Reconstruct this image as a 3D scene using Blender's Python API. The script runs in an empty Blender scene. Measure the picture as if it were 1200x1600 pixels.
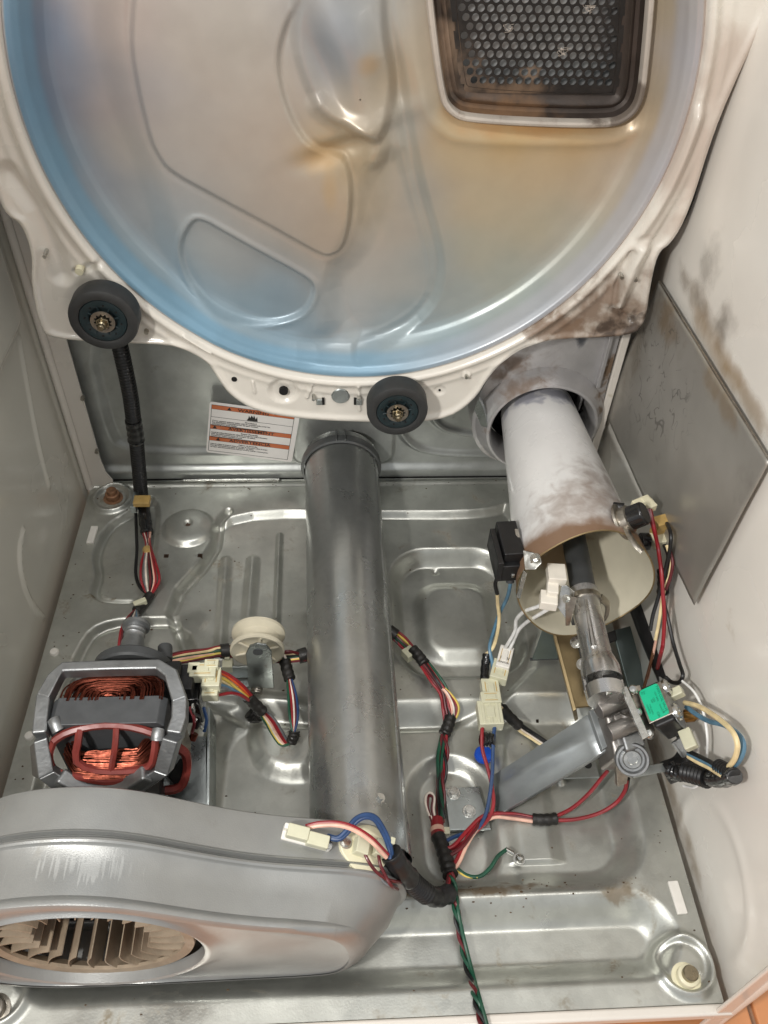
import bpy, bmesh, math, random
import numpy as np
from mathutils import Matrix, Vector
random.seed(7); rng = np.random.default_rng(7)
S = bpy.context.scene
COL = S.collection
R = math.radians

# ------------------------------------------------------------------ camera
FPX, PITCH, YAW, ROLL = 1296.7, 0.79782, 0.08052, 0.04612      # focal length in px of a 1200 px wide frame
CAM = np.array([0.00347, -0.89262, 0.84499])
def _basis():
    Fw = np.array([0, math.cos(PITCH), -math.sin(PITCH)]); U = np.array([0, math.sin(PITCH), math.cos(PITCH)]); Rt = np.array([1., 0, 0])
    c, s = math.cos(ROLL), math.sin(ROLL)
    r2 = Rt*c + U*s; u2 = -Rt*s + U*c
    cy, sy = math.cos(YAW), math.sin(YAW); M = np.array([[cy, sy, 0], [-sy, cy, 0], [0, 0, 1]])
    return M@r2, M@u2, M@Fw
CR, CU, CF = _basis()
cam = bpy.data.cameras.new('camera'); camo = bpy.data.objects.new('camera', cam); COL.objects.link(camo)
cam.sensor_fit = 'HORIZONTAL'; cam.sensor_width = 36; cam.lens = 36*FPX/1200; cam.clip_start = .02; cam.clip_end = 50
m4 = Matrix.Identity(4)
for i in range(3):
    m4[i][0] = CR[i]; m4[i][1] = CU[i]; m4[i][2] = -CF[i]; m4[i][3] = CAM[i]
camo.matrix_world = m4; S.camera = camo

# ------------------------------------------------------------------ world and lamps (an indoor room)
w = bpy.data.worlds.new('World'); S.world = w; w.use_nodes = True
bgn = w.node_tree.nodes['Background']; bgn.inputs[0].default_value = (.97, .985, 1, 1); bgn.inputs[1].default_value = .54
def lamp(name, loc, target, size, power, color, sy=None):
    l = bpy.data.lights.new(name, 'AREA'); l.size = size; l.energy = power; l.color = color
    if sy: l.shape = 'RECTANGLE'; l.size_y = sy
    o = bpy.data.objects.new(name, l); COL.objects.link(o); o.location = loc
    o.rotation_euler = (Vector(target)-Vector(loc)).to_track_quat('-Z', 'Y').to_euler(); return o
lamp('work_lamp', (-.42, -1.05, .98), (.10, -.25, .15), .07, 8.2, (1, .97, .925))
lamp('ceiling_lamp', (.05, -1.0, 2.45), (0, -.4, 0), 1.3, 14, (1, .97, .93), .35)
lamp('side_fill', (-2.0, -1.7, 1.7), (0, -.3, .1), 1.1, 6, (.93, .97, 1), 1.3)  # unseen soft fill, added to give the metal something to reflect
S.view_settings.view_transform = 'Standard'; S.view_settings.look = 'None'; S.view_settings.gamma = 1; S.view_settings.exposure = .10
S.cycles.max_bounces = 8; S.cycles.use_denoising = True

# ------------------------------------------------------------------ helpers
def _un(px, py, ax, val):
    d = CF*FPX + CR*(px-600) + CU*(800-py); t = (val-CAM[ax])/d[ax]; return CAM + d*t
def Px(px, py, x): return Vector(_un(px, py, 0, x))
def Py(px, py, y): return Vector(_un(px, py, 1, y))
def Pz(px, py, z): return Vector(_un(px, py, 2, z))
def xz(pts, y): return [(v.x, v.z) for v in (Py(a, b, y) for a, b in pts)]
def xy(pts, z): return [(v.x, v.y) for v in (Pz(a, b, z) for a, b in pts)]

def tag(o, label, cat, group=None, kind=None):
    o['label'] = label; o['category'] = cat
    if group: o['group'] = group
    if kind: o['kind'] = kind
    return o
def thing(name, loc, label, cat, group=None):
    o = bpy.data.objects.new(name, None); COL.objects.link(o); o.location = Vector(loc); o.empty_display_size = .02
    return tag(o, label, cat, group)
def root_mat(o):
    m = Matrix.Translation(o.location)
    if o.parent: m = root_mat(o.parent) @ o.matrix_parent_inverse @ Matrix.Translation(o.location) if o.type == 'EMPTY' else Matrix.Identity(4)
    return m
def link(o, parent=None):
    COL.objects.link(o)
    if parent is not None:
        o.parent = parent
        o.matrix_parent_inverse = Matrix.Translation(parent.location).inverted() if (parent.type == 'EMPTY') else Matrix.Identity(4)
        if parent.type != 'EMPTY': o.matrix_parent_inverse = Matrix.Identity(4)
    return o
def shade(me, ang=38):
    bm = bmesh.new(); bm.from_mesh(me)
    bmesh.ops.recalc_face_normals(bm, faces=bm.faces)
    a = R(ang)
    for e in bm.edges: e.smooth = not (len(e.link_faces) == 2 and e.calc_face_angle(0) > a)
    for f in bm.faces: f.smooth = True
    bm.to_mesh(me); bm.free()

class MB:
    def __init__(s): s.v = []; s.f = []
    def add(s, V, F):
        n = len(s.v); s.v += [tuple(x) for x in V]; s.f += [tuple(i+n for i in f) for f in F]; return s
    def box(s, c, d, M=None):
        x, y, z = [q/2 for q in d]
        V = [Vector((a*x, b*y, e*z)) for a in (-1, 1) for b in (-1, 1) for e in (-1, 1)]
        if M is not None: V = [M@q for q in V]
        c = Vector(c)
        return s.add([c+q for q in V], [(0, 1, 3, 2), (4, 6, 7, 5), (0, 4, 5, 1), (2, 3, 7, 6), (0, 2, 6, 4), (1, 5, 7, 3)])
    def tube(s, path, r, n=8, caps=True, ry=None, up=None):
        P = [Vector(q) for q in path]; N = len(P); rr = r if hasattr(r, '__len__') else [r]*N
        T = [(P[min(i+1, N-1)]-P[max(i-1, 0)]).normalized() for i in range(N)]
        a = Vector(up) if up else (Vector((0, 0, 1)) if abs(T[0].z) < .9 else Vector((1, 0, 0)))
        V = []; A = (a - T[0]*a.dot(T[0])).normalized()
        for i in range(N):
            if not up:
                A = (A - T[i]*A.dot(T[i])).normalized()
            else:
                A = (a - T[i]*a.dot(T[i])).normalized()
            B = T[i].cross(A)
            for k in range(n):
                t = 2*math.pi*k/n + (math.pi/4 if n == 4 else 0)
                V.append(P[i] + A*math.cos(t)*rr[i] + B*math.sin(t)*(ry if ry else rr[i]))
        F = [(i*n+k, i*n+(k+1) % n, (i+1)*n+(k+1) % n, (i+1)*n+k) for i in range(N-1) for k in range(n)]
        if caps: F += [tuple(range(n))[::-1], tuple((N-1)*n+k for k in range(n))]
        return s.add(V, F)
    def cyl(s, p0, p1, r0, r1=None, n=20, caps=True): return s.tube([p0, p1], [r0, r0 if r1 is None else r1], n, caps)
    def lathe(s, prof, o, axis=(0, 1, 0), n=40, closed=False, M=None):
        ax = Vector(axis).normalized(); a = Vector((0, 0, 1)) if abs(ax.z) < .9 else Vector((1, 0, 0))
        A = (a-ax*a.dot(ax)).normalized(); B = ax.cross(A); o = Vector(o); V = []
        for (r, h) in prof:
            for k in range(n):
                t = 2*math.pi*k/n; V.append(o + ax*h + (A*math.cos(t)+B*math.sin(t))*r)
        m = len(prof); F = []
        for i in range(m if closed else m-1):
            j = (i+1) % m
            for k in range(n): F.append((i*n+k, i*n+(k+1) % n, j*n+(k+1) % n, j*n+k))
        if not closed:
            if prof[0][0] > 1e-6: pass
        return s.add(V, F)
    def prism(s, pts, f0, f1):            # outline mapped by two functions (near and far face)
        n = len(pts); V = [f0(*q) for q in pts]+[f1(*q) for q in pts]
        return s.add(V, [tuple(range(n))[::-1], tuple(range(n, 2*n))]+[(i, (i+1) % n, n+(i+1) % n, n+i) for i in range(n)])
    def hexnut(s, p, ax, r, h, n=6):
        p = Vector(p); ax = Vector(ax).normalized()
        s.tube([p, p+ax*h*.25], r*1.45, 18); s.tube([p, p+ax*h], r, n); return s
    def build(s, name, mat, parent=None, bevel=0, seg=2, ang=38):
        me = bpy.data.meshes.new(name); me.from_pydata(s.v, [], s.f); me.validate(); shade(me, ang)
        me.materials.append(MT[mat] if isinstance(mat, str) else mat)
        o = bpy.data.objects.new(name, me); link(o, parent)
        if bevel:
            b = o.modifiers.new('bevel', 'BEVEL'); b.width = bevel; b.segments = seg; b.limit_method = 'ANGLE'; b.angle_limit = R(35); b.harden_normals = True
        return o
def smooth_path(P, k=6):
    P = [Vector(q) for q in P]
    if len(P) < 3: return P
    Q = [P[0]*2-P[1]]+P+[P[-1]*2-P[-2]]; out = []
    for i in range(1, len(Q)-2):
        for j in range(k):
            t = j/k; a, b, c, d = Q[i-1], Q[i], Q[i+1], Q[i+2]
            out.append(.5*((2*b)+(c-a)*t+(2*a-5*b+4*c-d)*t*t+(-a+3*b-3*c+d)*t**3))
    out.append(P[-1]); return out
def chaikin(pts, n=2, closed=True):
    for _ in range(n):
        q = []; m = len(pts)
        for i in range(m if closed else m-1):
            a, b = pts[i], pts[(i+1) % m]
            q += [(a[0]*.75+b[0]*.25, a[1]*.75+b[1]*.25), (a[0]*.25+b[0]*.75, a[1]*.25+b[1]*.75)]
        pts = q if closed else [pts[0]]+q+[pts[-1]]
    return pts
def frame(o, xdir, up=(0, 0, 1)):        # local frame: x along xdir, z nearest to up
    x = Vector(xdir).normalized(); u = Vector(up); y = u.cross(x).normalized(); z = x.cross(y)
    m = Matrix.Identity(4)
    for i in range(3): m[i][0] = x[i]; m[i][1] = y[i]; m[i][2] = z[i]; m[i][3] = o[i]
    return m
# distance fields for pressed sheet metal
def seg_d(x, y, a, b):
    bx, by = b[0]-a[0], b[1]-a[1]; t = np.clip(((x-a[0])*bx+(y-a[1])*by)/(bx*bx+by*by+1e-12), 0, 1)
    return np.hypot(x-a[0]-t*bx, y-a[1]-t*by)
def line_d(x, y, pts):
    d = np.full(x.shape, 9.)
    for a, b in zip(pts[:-1], pts[1:]): d = np.minimum(d, seg_d(x, y, a, b))
    return d
def poly_d(x, y, pts):
    d = line_d(x, y, list(pts)+[pts[0]]); ins = np.zeros(x.shape, bool)
    for (x0, y0), (x1, y1) in zip(pts, list(pts[1:])+[pts[0]]):
        c = ((y0 > y) != (y1 > y)) & (x < (x1-x0)*(y-y0)/((y1-y0) if y1 != y0 else 1e-9)+x0); ins ^= c
    return np.where(ins, -d, d)
def rrect_d(x, y, x0, x1, y0, y1, r):
    qx = np.abs(x-(x0+x1)/2)-(x1-x0)/2+r; qy = np.abs(y-(y0+y1)/2)-(y1-y0)/2+r
    return np.hypot(np.maximum(qx, 0), np.maximum(qy, 0))+np.minimum(np.maximum(qx, qy), 0)-r
def sst(e0, e1, x): t = np.clip((x-e0)/(e1-e0), 0, 1); return t*t*(3-2*t)
def step(d, wd): return 1-sst(-wd/2, wd/2, d)          # 1 inside, 0 outside, ramp of width wd
def rib(d, wd): return 1-sst(0, wd/2, d)
_L = rng.random((64, 64))
def vnoise(x, y):
    xi = np.floor(x).astype(int); yi = np.floor(y).astype(int); fx = x-xi; fy = y-yi; fx = fx*fx*(3-2*fx); fy = fy*fy*(3-2*fy)
    g = lambda a, b: _L[a % 64, b % 64]
    return (g(xi, yi)*(1-fx)+g(xi+1, yi)*fx)*(1-fy)+(g(xi, yi+1)*(1-fx)+g(xi+1, yi+1)*fx)*fy
def fbm(x, y, o=4): return sum(vnoise(x*2**k+k*17.3, y*2**k+k*9.1)*.5**(k+1) for k in range(o))
def grid_mesh(name, X, Y3, mat, parent=None, keep=None, cols=None, wrap=False, flip=False):
    """X: (n,m,3) vertex grid"""
    n, m = X.shape[:2]; V = X.reshape(-1, 3); idx = np.arange(n*m).reshape(n, m)
    if wrap: idx = np.concatenate([idx, idx[:, :1]], 1)
    q = np.stack([idx[:-1, :-1], idx[1:, :-1], idx[1:, 1:], idx[:-1, 1:]], -1).reshape(-1, 4)
    if flip: q = q[:, ::-1]
    if keep is not None: q = q[keep.reshape(-1)]
    me = bpy.data.meshes.new(name); me.vertices.add(len(V)); me.vertices.foreach_set('co', V.astype(np.float32).ravel())
    me.loops.add(len(q)*4); me.loops.foreach_set('vertex_index', q.astype(np.int32).ravel())
    me.polygons.add(len(q)); me.polygons.foreach_set('loop_start', np.arange(0, len(q)*4, 4, dtype=np.int32))
    me.update(calc_edges=True); me.validate()
    me.polygons.foreach_set('use_smooth', np.ones(len(me.polygons), bool))
    if cols is not None:
        ca = me.color_attributes.new('pigment_and_light', 'FLOAT_COLOR', 'POINT')
        c4 = np.ones((len(V), 4), np.float32); c4[:, :3] = cols.reshape(-1, 3); ca.data.foreach_set('color', c4.ravel())
    me.materials.append(MT[mat]); o = bpy.data.objects.new(name, me); link(o, parent); return o

# ------------------------------------------------------------------ materials
MT = {}
def srgb(r, g, b): return tuple(((c/255)/12.92 if c/255 <= .04045 else ((c/255+.055)/1.055)**2.4) for c in (r, g, b))+(1,)
def mat(name, col, rough=.5, metal=0, coat=0, var=.12, scale=40, rvar=.1, bump=0, bscale=300, stains=(), vcol=None, spangle=0, spec=.5, dirt=None, cracks=None):
    m = bpy.data.materials.new(name); m.use_nodes = True; nt = m.node_tree; N = nt.nodes; L = nt.links
    b = N['Principled BSDF']; MT[name] = m
    b.inputs['Metallic'].default_value = metal; b.inputs['Coat Weight'].default_value = coat; b.inputs['Coat Roughness'].default_value = .12
    b.inputs['Specular IOR Level'].default_value = spec
    geo = N.new('ShaderNodeNewGeometry'); pos = geo.outputs['Position']
    def noise(sc, det=4, dist=0, off=0):
        n = N.new('ShaderNodeTexNoise'); n.inputs['Scale'].default_value = sc; n.inputs['Detail'].default_value = det; n.inputs['Distortion'].default_value = dist
        if off:
            a = N.new('ShaderNodeVectorMath'); a.inputs[1].default_value = (off, off*.7, off*1.3); L.new(pos, a.inputs[0]); L.new(a.outputs[0], n.inputs['Vector'])
        else: L.new(pos, n.inputs['Vector'])
        return n.outputs['Fac']
    def noise_s(sv):
        a = N.new('ShaderNodeVectorMath'); a.operation = 'MULTIPLY'; a.inputs[1].default_value = sv; L.new(pos, a.inputs[0])
        n = N.new('ShaderNodeTexNoise'); n.inputs['Scale'].default_value = 1; n.inputs['Detail'].default_value = 3; L.new(a.outputs[0], n.inputs['Vector']); return n.outputs['Fac']
    def mr(v, a, b_, c, d, smooth=True):
        n = N.new('ShaderNodeMapRange'); n.interpolation_type = 'SMOOTHSTEP' if smooth else 'LINEAR'
        for i, q in enumerate((a, b_, c, d)): n.inputs[i+1].default_value = q
        L.new(v, n.inputs[0]); return n.outputs[0]
    def math_(op, a, c):
        n = N.new('ShaderNodeMath'); n.operation = op
        for i, q in enumerate((a, c)):
            if isinstance(q, (int, float)): n.inputs[i].default_value = q
            else: L.new(q, n.inputs[i])
        return n.outputs[0]
    def mix(f, a, c, mode='MIX'):
        n = N.new('ShaderNodeMix'); n.data_type = 'RGBA'; n.blend_type = mode
        if isinstance(f, (int, float)): n.inputs[0].default_value = f
        else: L.new(f, n.inputs[0])
        for i, q in ((6, a), (7, c)):
            if isinstance(q, tuple): n.inputs[i].default_value = q
            else: L.new(q, n.inputs[i])
        return n.outputs[2]
    n1 = noise(scale)
    base = col
    if vcol:
        at = N.new('ShaderNodeAttribute'); at.attribute_name = vcol; base = at.outputs['Color']
    g = mr(n1, .3, .7, 1-var, 1+var, False)
    cc = N.new('ShaderNodeCombineColor')
    for i in range(3): L.new(g, cc.inputs[i])
    c = mix(1., base, cc.outputs[0], 'MULTIPLY')
    rough_s = mr(noise(scale*.6, 5, .3, 3.1), .3, .7, max(.03, rough-rvar), min(1, rough+rvar))
    if spangle:
        vo = N.new('ShaderNodeTexVoronoi'); vo.inputs['Scale'].default_value = spangle; vo.inputs['Randomness'].default_value = 1; L.new(pos, vo.inputs['Vector'])
        sx = N.new('ShaderNodeSeparateColor'); L.new(vo.outputs['Color'], sx.inputs[0])
        g2 = mr(sx.outputs[0], 0, 1, .965, 1.03, False); c2 = N.new('ShaderNodeCombineColor')
        for i in range(3): L.new(g2, c2.inputs[i])
        c = mix(1., c, c2.outputs[0], 'MULTIPLY')
        rough_s = math_('ADD', rough_s, mr(sx.outputs[1], 0, 1, -.02, .025, False))
    met = None
    for st in stains:        # (centre, radii, colour, strength, noise scale, threshold)
        cen, rad, sc_, stg, ns, th = st[:6]; amp = st[6] if len(st) > 6 else 1.6; sw = st[7] if len(st) > 7 else .45
        a = N.new('ShaderNodeVectorMath'); a.operation = 'SUBTRACT'; L.new(pos, a.inputs[0]); a.inputs[1].default_value = cen
        d = N.new('ShaderNodeVectorMath'); d.operation = 'DIVIDE'; L.new(a.outputs[0], d.inputs[0]); d.inputs[1].default_value = rad
        ln = N.new('ShaderNodeVectorMath'); ln.operation = 'LENGTH'; L.new(d.outputs[0], ln.inputs[0])
        fall = mr(ln.outputs['Value'], 0, 1, 1, 0)
        nn = noise(ns, 9, .35, 5.7) if len(st) < 9 else noise_s(st[8]); s_ = math_('ADD', fall, math_('MULTIPLY', math_('SUBTRACT', nn, .5), amp))
        k = math_('MULTIPLY', mr(s_, th, th+sw, 0, stg), mr(ln.outputs['Value'], .8, 1.1, 1, 0))
        c = mix(k, c, sc_); rough_s = math_('ADD', rough_s, math_('MULTIPLY', k, .25))
        met = k if met is None else math_('MAXIMUM', met, k)
    if cracks:               # hairline marks (centre, radii, colour, scale)
        a = N.new('ShaderNodeVectorMath'); a.operation = 'SUBTRACT'; L.new(pos, a.inputs[0]); a.inputs[1].default_value = cracks[0]
        d = N.new('ShaderNodeVectorMath'); d.operation = 'DIVIDE'; L.new(a.outputs[0], d.inputs[0]); d.inputs[1].default_value = cracks[1]
        ln = N.new('ShaderNodeVectorMath'); ln.operation = 'LENGTH'; L.new(d.outputs[0], ln.inputs[0]); reg = mr(ln.outputs['Value'], .5, 1, 1, 0)
        for sc2, off, wd in ((cracks[3], 4.4, .016), (cracks[3]*1.7, 8.9, .013)):
            dd = math_('ABSOLUTE', math_('SUBTRACT', noise(sc2, 2, .4, off), .5), 0)
            k = math_('MULTIPLY', math_('MULTIPLY', mr(dd, wd*.2, wd, .5, 0), reg), mr(noise(sc2*2, 2, 0, off+3), .45, .55, 0, 1)); c = mix(k, c, cracks[2])
    if dirt:                 # (colour, amount, scale)
        dn = noise(dirt[2], 8, .6, 11.3); k = mr(dn, .72-dirt[1]*.3, .86-dirt[1]*.2, 0, .75)
        fine = noise(dirt[2]*9, 4, 0, 2.2); k = math_('MULTIPLY', k, mr(fine, .35, .6, .25, 1))
        c = mix(k, c, dirt[0]); rough_s = math_('ADD', rough_s, math_('MULTIPLY', k, .3)); met = k if met is None else math_('MAXIMUM', met, k)
    if met is not None and metal > 0: L.new(math_('MULTIPLY', math_('SUBTRACT', 1, math_('MULTIPLY', met, .8)), metal), b.inputs['Metallic'])
    L.new(c, b.inputs['Base Color']); L.new(rough_s, b.inputs['Roughness'])
    if bump:
        bp = N.new('ShaderNodeBump'); bp.inputs['Strength'].default_value = bump; bp.inputs['Distance'].default_value = .001
        L.new(noise(bscale, 5, 0, 1.7), bp.inputs['Height']); L.new(bp.outputs[0], b.inputs['Normal'])
    return m
BR = srgb(92, 70, 48); SOOT = srgb(52, 42, 36)
mat('galv_pan', srgb(190, 191, 184), .38, .78, var=.14, scale=22, rvar=.09, spangle=130, bump=.12, bscale=500, dirt=(srgb(118, 102, 74), .42, 30),
    stains=[((.12, -.592, -.01), (.24, .022, .03), srgb(104, 84, 56), .85, 60, .45), ((.28, -.60, 0), (.05, .03, .04), srgb(110, 90, 60), .7, 60, .5), ((-.316, -.045, 0), (.05, .05, .03), srgb(110, 96, 74), .6, 90, .6), ((-.30, -.215, 0), (.05, .02, .02), srgb(104, 90, 60), .8, 110, .5)])
mat('galv_back', srgb(186, 189, 186), .38, .7, var=.12, scale=25, rvar=.08, spangle=110, bump=.1, bscale=500, dirt=(srgb(95, 82, 62), .25, 22))
mat('galv_duct', srgb(182, 184, 182), .30, .88, var=.05, scale=24, rvar=.04, spangle=150, bump=.05, bscale=420)
mat('galv', srgb(176, 182, 181), .34, 1, var=.1, scale=40, rvar=.1, spangle=160, bump=.1, dirt=(srgb(110, 90, 62), .25, 40))
mat('shield_steel', srgb(164, 161, 154), .36, .5, var=.08, scale=14, rvar=.05, bump=.05, cracks=((.355, -.16, .31), (.1, .14, .10), srgb(52, 48, 44), 20), dirt=(srgb(88, 80, 70), .3, 9),
    stains=[((.36, -.15, .37), (.08, .10, .05), srgb(112, 94, 70), .8, 40, .3, 1.4, .8), ((.36, -.30, .39), (.08, .12, .03), srgb(120, 100, 72), .7, 40, .3, 1.2, .8), ((.36, -.10, .30), (.08, .05, .16), srgb(96, 84, 66), .6, 34, .35, 1.2, .8)])
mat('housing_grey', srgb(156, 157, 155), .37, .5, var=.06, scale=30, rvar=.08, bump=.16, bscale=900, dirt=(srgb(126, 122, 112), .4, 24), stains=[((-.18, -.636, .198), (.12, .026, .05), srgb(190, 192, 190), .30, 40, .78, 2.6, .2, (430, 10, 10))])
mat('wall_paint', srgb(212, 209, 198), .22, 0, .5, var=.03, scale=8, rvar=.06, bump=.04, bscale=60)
mat('wall_paint_lit', srgb(234, 230, 222), .24, 0, .5, var=.03, scale=8, rvar=.06, bump=.04, bscale=60, dirt=(srgb(150, 128, 92), .1, 14),  # same cabinet paint, base lightened because this side is lit more
    stains=[((.362, -.19, .412), (.05, .13, .026), srgb(104, 84, 58), .65, 46, .2, 1.2, .9), ((.362, -.185, .445), (.05, .05, .065), srgb(84, 76, 66), .6, 40, .35, 1.2, .9), ((.362, -.33, .405), (.05, .12, .022), srgb(140, 114, 78), .65, 46, .2, 1.2, .9), ((.362, -.255, .425), (.05, .05, .05), srgb(84, 70, 54), .7, 34, .4, 1.3, .8), ((.362, -.25, .40), (.05, .16, .035), srgb(150, 120, 78), .8, 30, .35, .9, .9), ((.362, -.08, .38), (.05, .05, .13), srgb(120, 96, 66), .8, 26, .35, .8, .9),
            ((.362, -.5, .0), (.05, .28, .03), srgb(136, 116, 84), .7, 50, .40, 1.2, .8)])
mat('white_paint', srgb(224, 217, 207), .26, 0, .4, var=.03, scale=14, rvar=.06, bump=.08, bscale=260, dirt=(srgb(186, 176, 152), .25, 24))
mat('bulk_paint', srgb(222, 217, 207), .27, 0, .4, var=.03, scale=14, rvar=.06, bump=.1, bscale=240, dirt=(srgb(196, 184, 158), .3, 22),
    stains=[((.31, -.125, .355), (.15, .1, .11), srgb(120, 98, 80), .9, 40, .25, 1.8, .8), ((.33, -.125, .34), (.09, .1, .05), srgb(66, 52, 42), .9, 70, .45, 2.2, .6), ((.24, -.125, .345), (.09, .1, .035), srgb(120, 96, 76), .8, 60, .4), ((.34, -.125, .55), (.09, .1, .22), srgb(176, 156, 142), .6, 20, .35)])
mat('drum_enamel', (.5, .45, .4, 1), .36, .2, .06, var=.03, scale=45, rvar=.06, bump=.04, bscale=500, vcol='pigment_and_light', spec=.6,
    stains=[((.190, -.1, .541), (.135, .2, .020), srgb(164, 116, 56), .75, 36, .25, .9, .9), ((.115, -.1, .556), (.03, .2, .022), srgb(150, 112, 62), .55, 40, .3, .8, .9), ((.275, -.1, .553), (.03, .2, .02), srgb(146, 106, 60), .5, 40, .3, .8, .9), ((-.012, -.1, .518), (.05, .2, .030), srgb(168, 132, 78), .6, 30, .25, .6, .9), ((.0, -.1, .485), (.016, .2, .05), srgb(168, 138, 96), .5, 30, .25, .6, .9), ((.035, -.1, .60), (.022, .2, .02), srgb(170, 132, 76), .5, 30, .25, .6, .9)])
mat('grille_soot', srgb(40, 37, 35), .55, .5, var=.3, scale=60, bump=.3, bscale=400, stains=[((.115, -.1, .585), (.05, .08, .07), srgb(128, 108, 90), .7, 60, .35, 1.4, .8), ((.165, -.1, .57), (.09, .08, .022), srgb(112, 90, 70), .8, 80, .3, 1.4, .8), ((.185, -.1, .585), (.025, .08, .022), srgb(134, 114, 96), .7, 120, .4, 1.2, .6)])
mat('tray_soot', srgb(58, 50, 45), .45, .4, var=.3, scale=40, bump=.2, bscale=300, stains=[((.10, -.1, .60), (.05, .08, .09), srgb(138, 116, 96), .9, 40, .25, 1.2, .8), ((.16, -.1, .555), (.11, .08, .03), srgb(110, 82, 56), .9, 60, .25, 1.2, .8)])
mat('grille_lip', srgb(176, 168, 158), .4, .1, .1, var=.1, scale=30, bump=.1, dirt=(srgb(104, 80, 58), .5, 34), stains=[((.27, -.1, .56), (.06, .1, .06), srgb(70, 56, 44), .8, 60, .4)])
mat('baffle', srgb(176, 178, 178), .5, .6, var=.2, scale=60)
mat('tube_enamel', srgb(222, 221, 219), .33, 0, .25, var=.03, scale=30, bump=.1, bscale=300,
    stains=[((.295, -.26, .235), (.085, .12, .085), srgb(128, 112, 102), .75, 60, .28, 1.6, 1.0), ((.262, -.352, .19), (.30, .062, .30), srgb(122, 90, 62), .95, 34, .10, .9, .5), ((.255, -.29, .25), (.14, .07, .10), srgb(140, 122, 110), .7, 70, .25, 1.6, 1.0), ((.262, -.085, .2), (.09, .05, .09), srgb(120, 122, 140), .7, 50, .42)])
mat('tube_inside', srgb(206, 200, 180), .45, 0, .1, var=.06, scale=30, stains=[((.235, -.358, .20), (.09, .05, .08), srgb(140, 108, 76), .8, 40, .25, 1.0, .7), ((.262, -.25, .12), (.09, .09, .06), srgb(150, 116, 80), .7, 50, .5)])
mat('heatbox', srgb(190, 188, 188), .40, .55, .1, var=.08, scale=40, bump=.25, bscale=420, dirt=(srgb(120, 96, 74), .45, 26),
    stains=[((.215, -.1, .25), (.09, .08, .075), srgb(118, 98, 82), .85, 60, .3, 1.8, .8), ((.288, -.1, .292), (.024, .06, .036), srgb(78, 80, 84), 1, 40, .5), ((.335, -.1, .24), (.02, .08, .1), srgb(110, 84, 54), .9, 60, .4)])
mat('rubber', srgb(47, 48, 48), .6, 0, var=.15, scale=90, bump=.1)
mat('wheel_hub', srgb(24, 40, 44), .45, 0, var=.15, scale=120)
mat('black_plastic', srgb(27, 27, 28), .38, 0, var=.2, scale=80)
mat('black_gloss', srgb(22, 22, 23), .22, 0, .3, var=.2, scale=80)
mat('tape', srgb(34, 32, 30), .45, 0, var=.35, scale=220, bump=.4, bscale=260)
mat('dark_grey', srgb(66, 68, 69), .5, .1, var=.12, scale=60)
mat('collar_grey', srgb(112, 114, 114), .4, .6, var=.1, scale=60)
mat('brass_steel', srgb(150, 140, 118), .3, 1, var=.15, scale=200)
mat('bolt_steel', srgb(196, 196, 192), .24, 1, var=.12, scale=200)
mat('washer_steel', srgb(168, 162, 152), .38, 1, var=.2, scale=200)
mat('rust_bolt', srgb(150, 112, 84), .6, .4, var=.3, scale=160, bump=.4)
mat('cast_alu', srgb(150, 152, 153), .45, .85, var=.14, scale=60, bump=.3, bscale=350, dirt=(srgb(120, 108, 92), .3, 60))
mat('cast_dark', srgb(150, 146, 142), .42, .9, var=.14, scale=60, bump=.3, bscale=350, dirt=(srgb(120, 108, 92), .3, 60))
mat('burner_steel', srgb(200, 199, 197), .27, .95, var=.14, scale=60, bump=.1, stains=[((.262, -.33, .165), (.04, .05, .04), srgb(70, 66, 64), .9, 50, .3)])
mat('laminate', srgb(84, 86, 88), .5, .3, var=.12, scale=60, bump=.15)
mat('copper', srgb(122, 66, 52), .44, 1, var=.25, scale=300, spec=.6)
mat('red_plastic', srgb(122, 52, 46), .42, 0, var=.14, scale=80)
mat('cream_plastic', srgb(226, 220, 190), .4, 0, .1, var=.05, scale=80)
mat('white_plastic', srgb(232, 228, 220), .38, 0, .1, var=.05, scale=80)
mat('nylon', srgb(204, 202, 176), .36, 0, .15, var=.05, scale=80)
mat('pulley_plastic', srgb(200, 193, 172), .4, 0, .1, var=.05, scale=60)
mat('amber_plastic', srgb(190, 158, 96), .4, 0, .1, var=.15, scale=80)
mat('fan_plastic', srgb(150, 134, 114), .6, 0, 0, var=.16, scale=60, bump=.3, bscale=500, dirt=(srgb(140, 120, 96), .4, 40))
mat('ceramic', srgb(232, 226, 214), .5, 0, 0, var=.06, scale=80)
mat('bracket_grey', srgb(156, 161, 162), .34, .6, .1, var=.06, scale=30, bump=.08)
mat('tan_bracket', srgb(156, 138, 104), .42, .85, var=.15, scale=30, bump=.1)
mat('teal_steel', srgb(120, 132, 130), .4, .8, var=.08, scale=30)
mat('green_label', srgb(24, 186, 140), .4, 0, .2, var=.03, scale=80)
mat('label_white', srgb(236, 232, 228), .4, 0, .2, var=.02, scale=80)
mat('label_orange', srgb(196, 104, 56), .4, 0, .2, var=.03, scale=80)
mat('ink', srgb(28, 26, 26), .5)
mat('ink_green', srgb(10, 84, 66), .5)
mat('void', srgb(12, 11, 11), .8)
mat('dirt_crumb', srgb(84, 66, 46), .9, var=.4, scale=300)
mat('blue_disc', srgb(18, 78, 190), .4, 0, .1)
mat('brass', srgb(168, 128, 74), .3, 1, var=.15, scale=120)
mat('tile', srgb(206, 140, 92), .4, 0, .1, var=.16, scale=18, rvar=.08, bump=.15, bscale=90)
mat('grout', srgb(150, 120, 96), .8)
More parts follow.
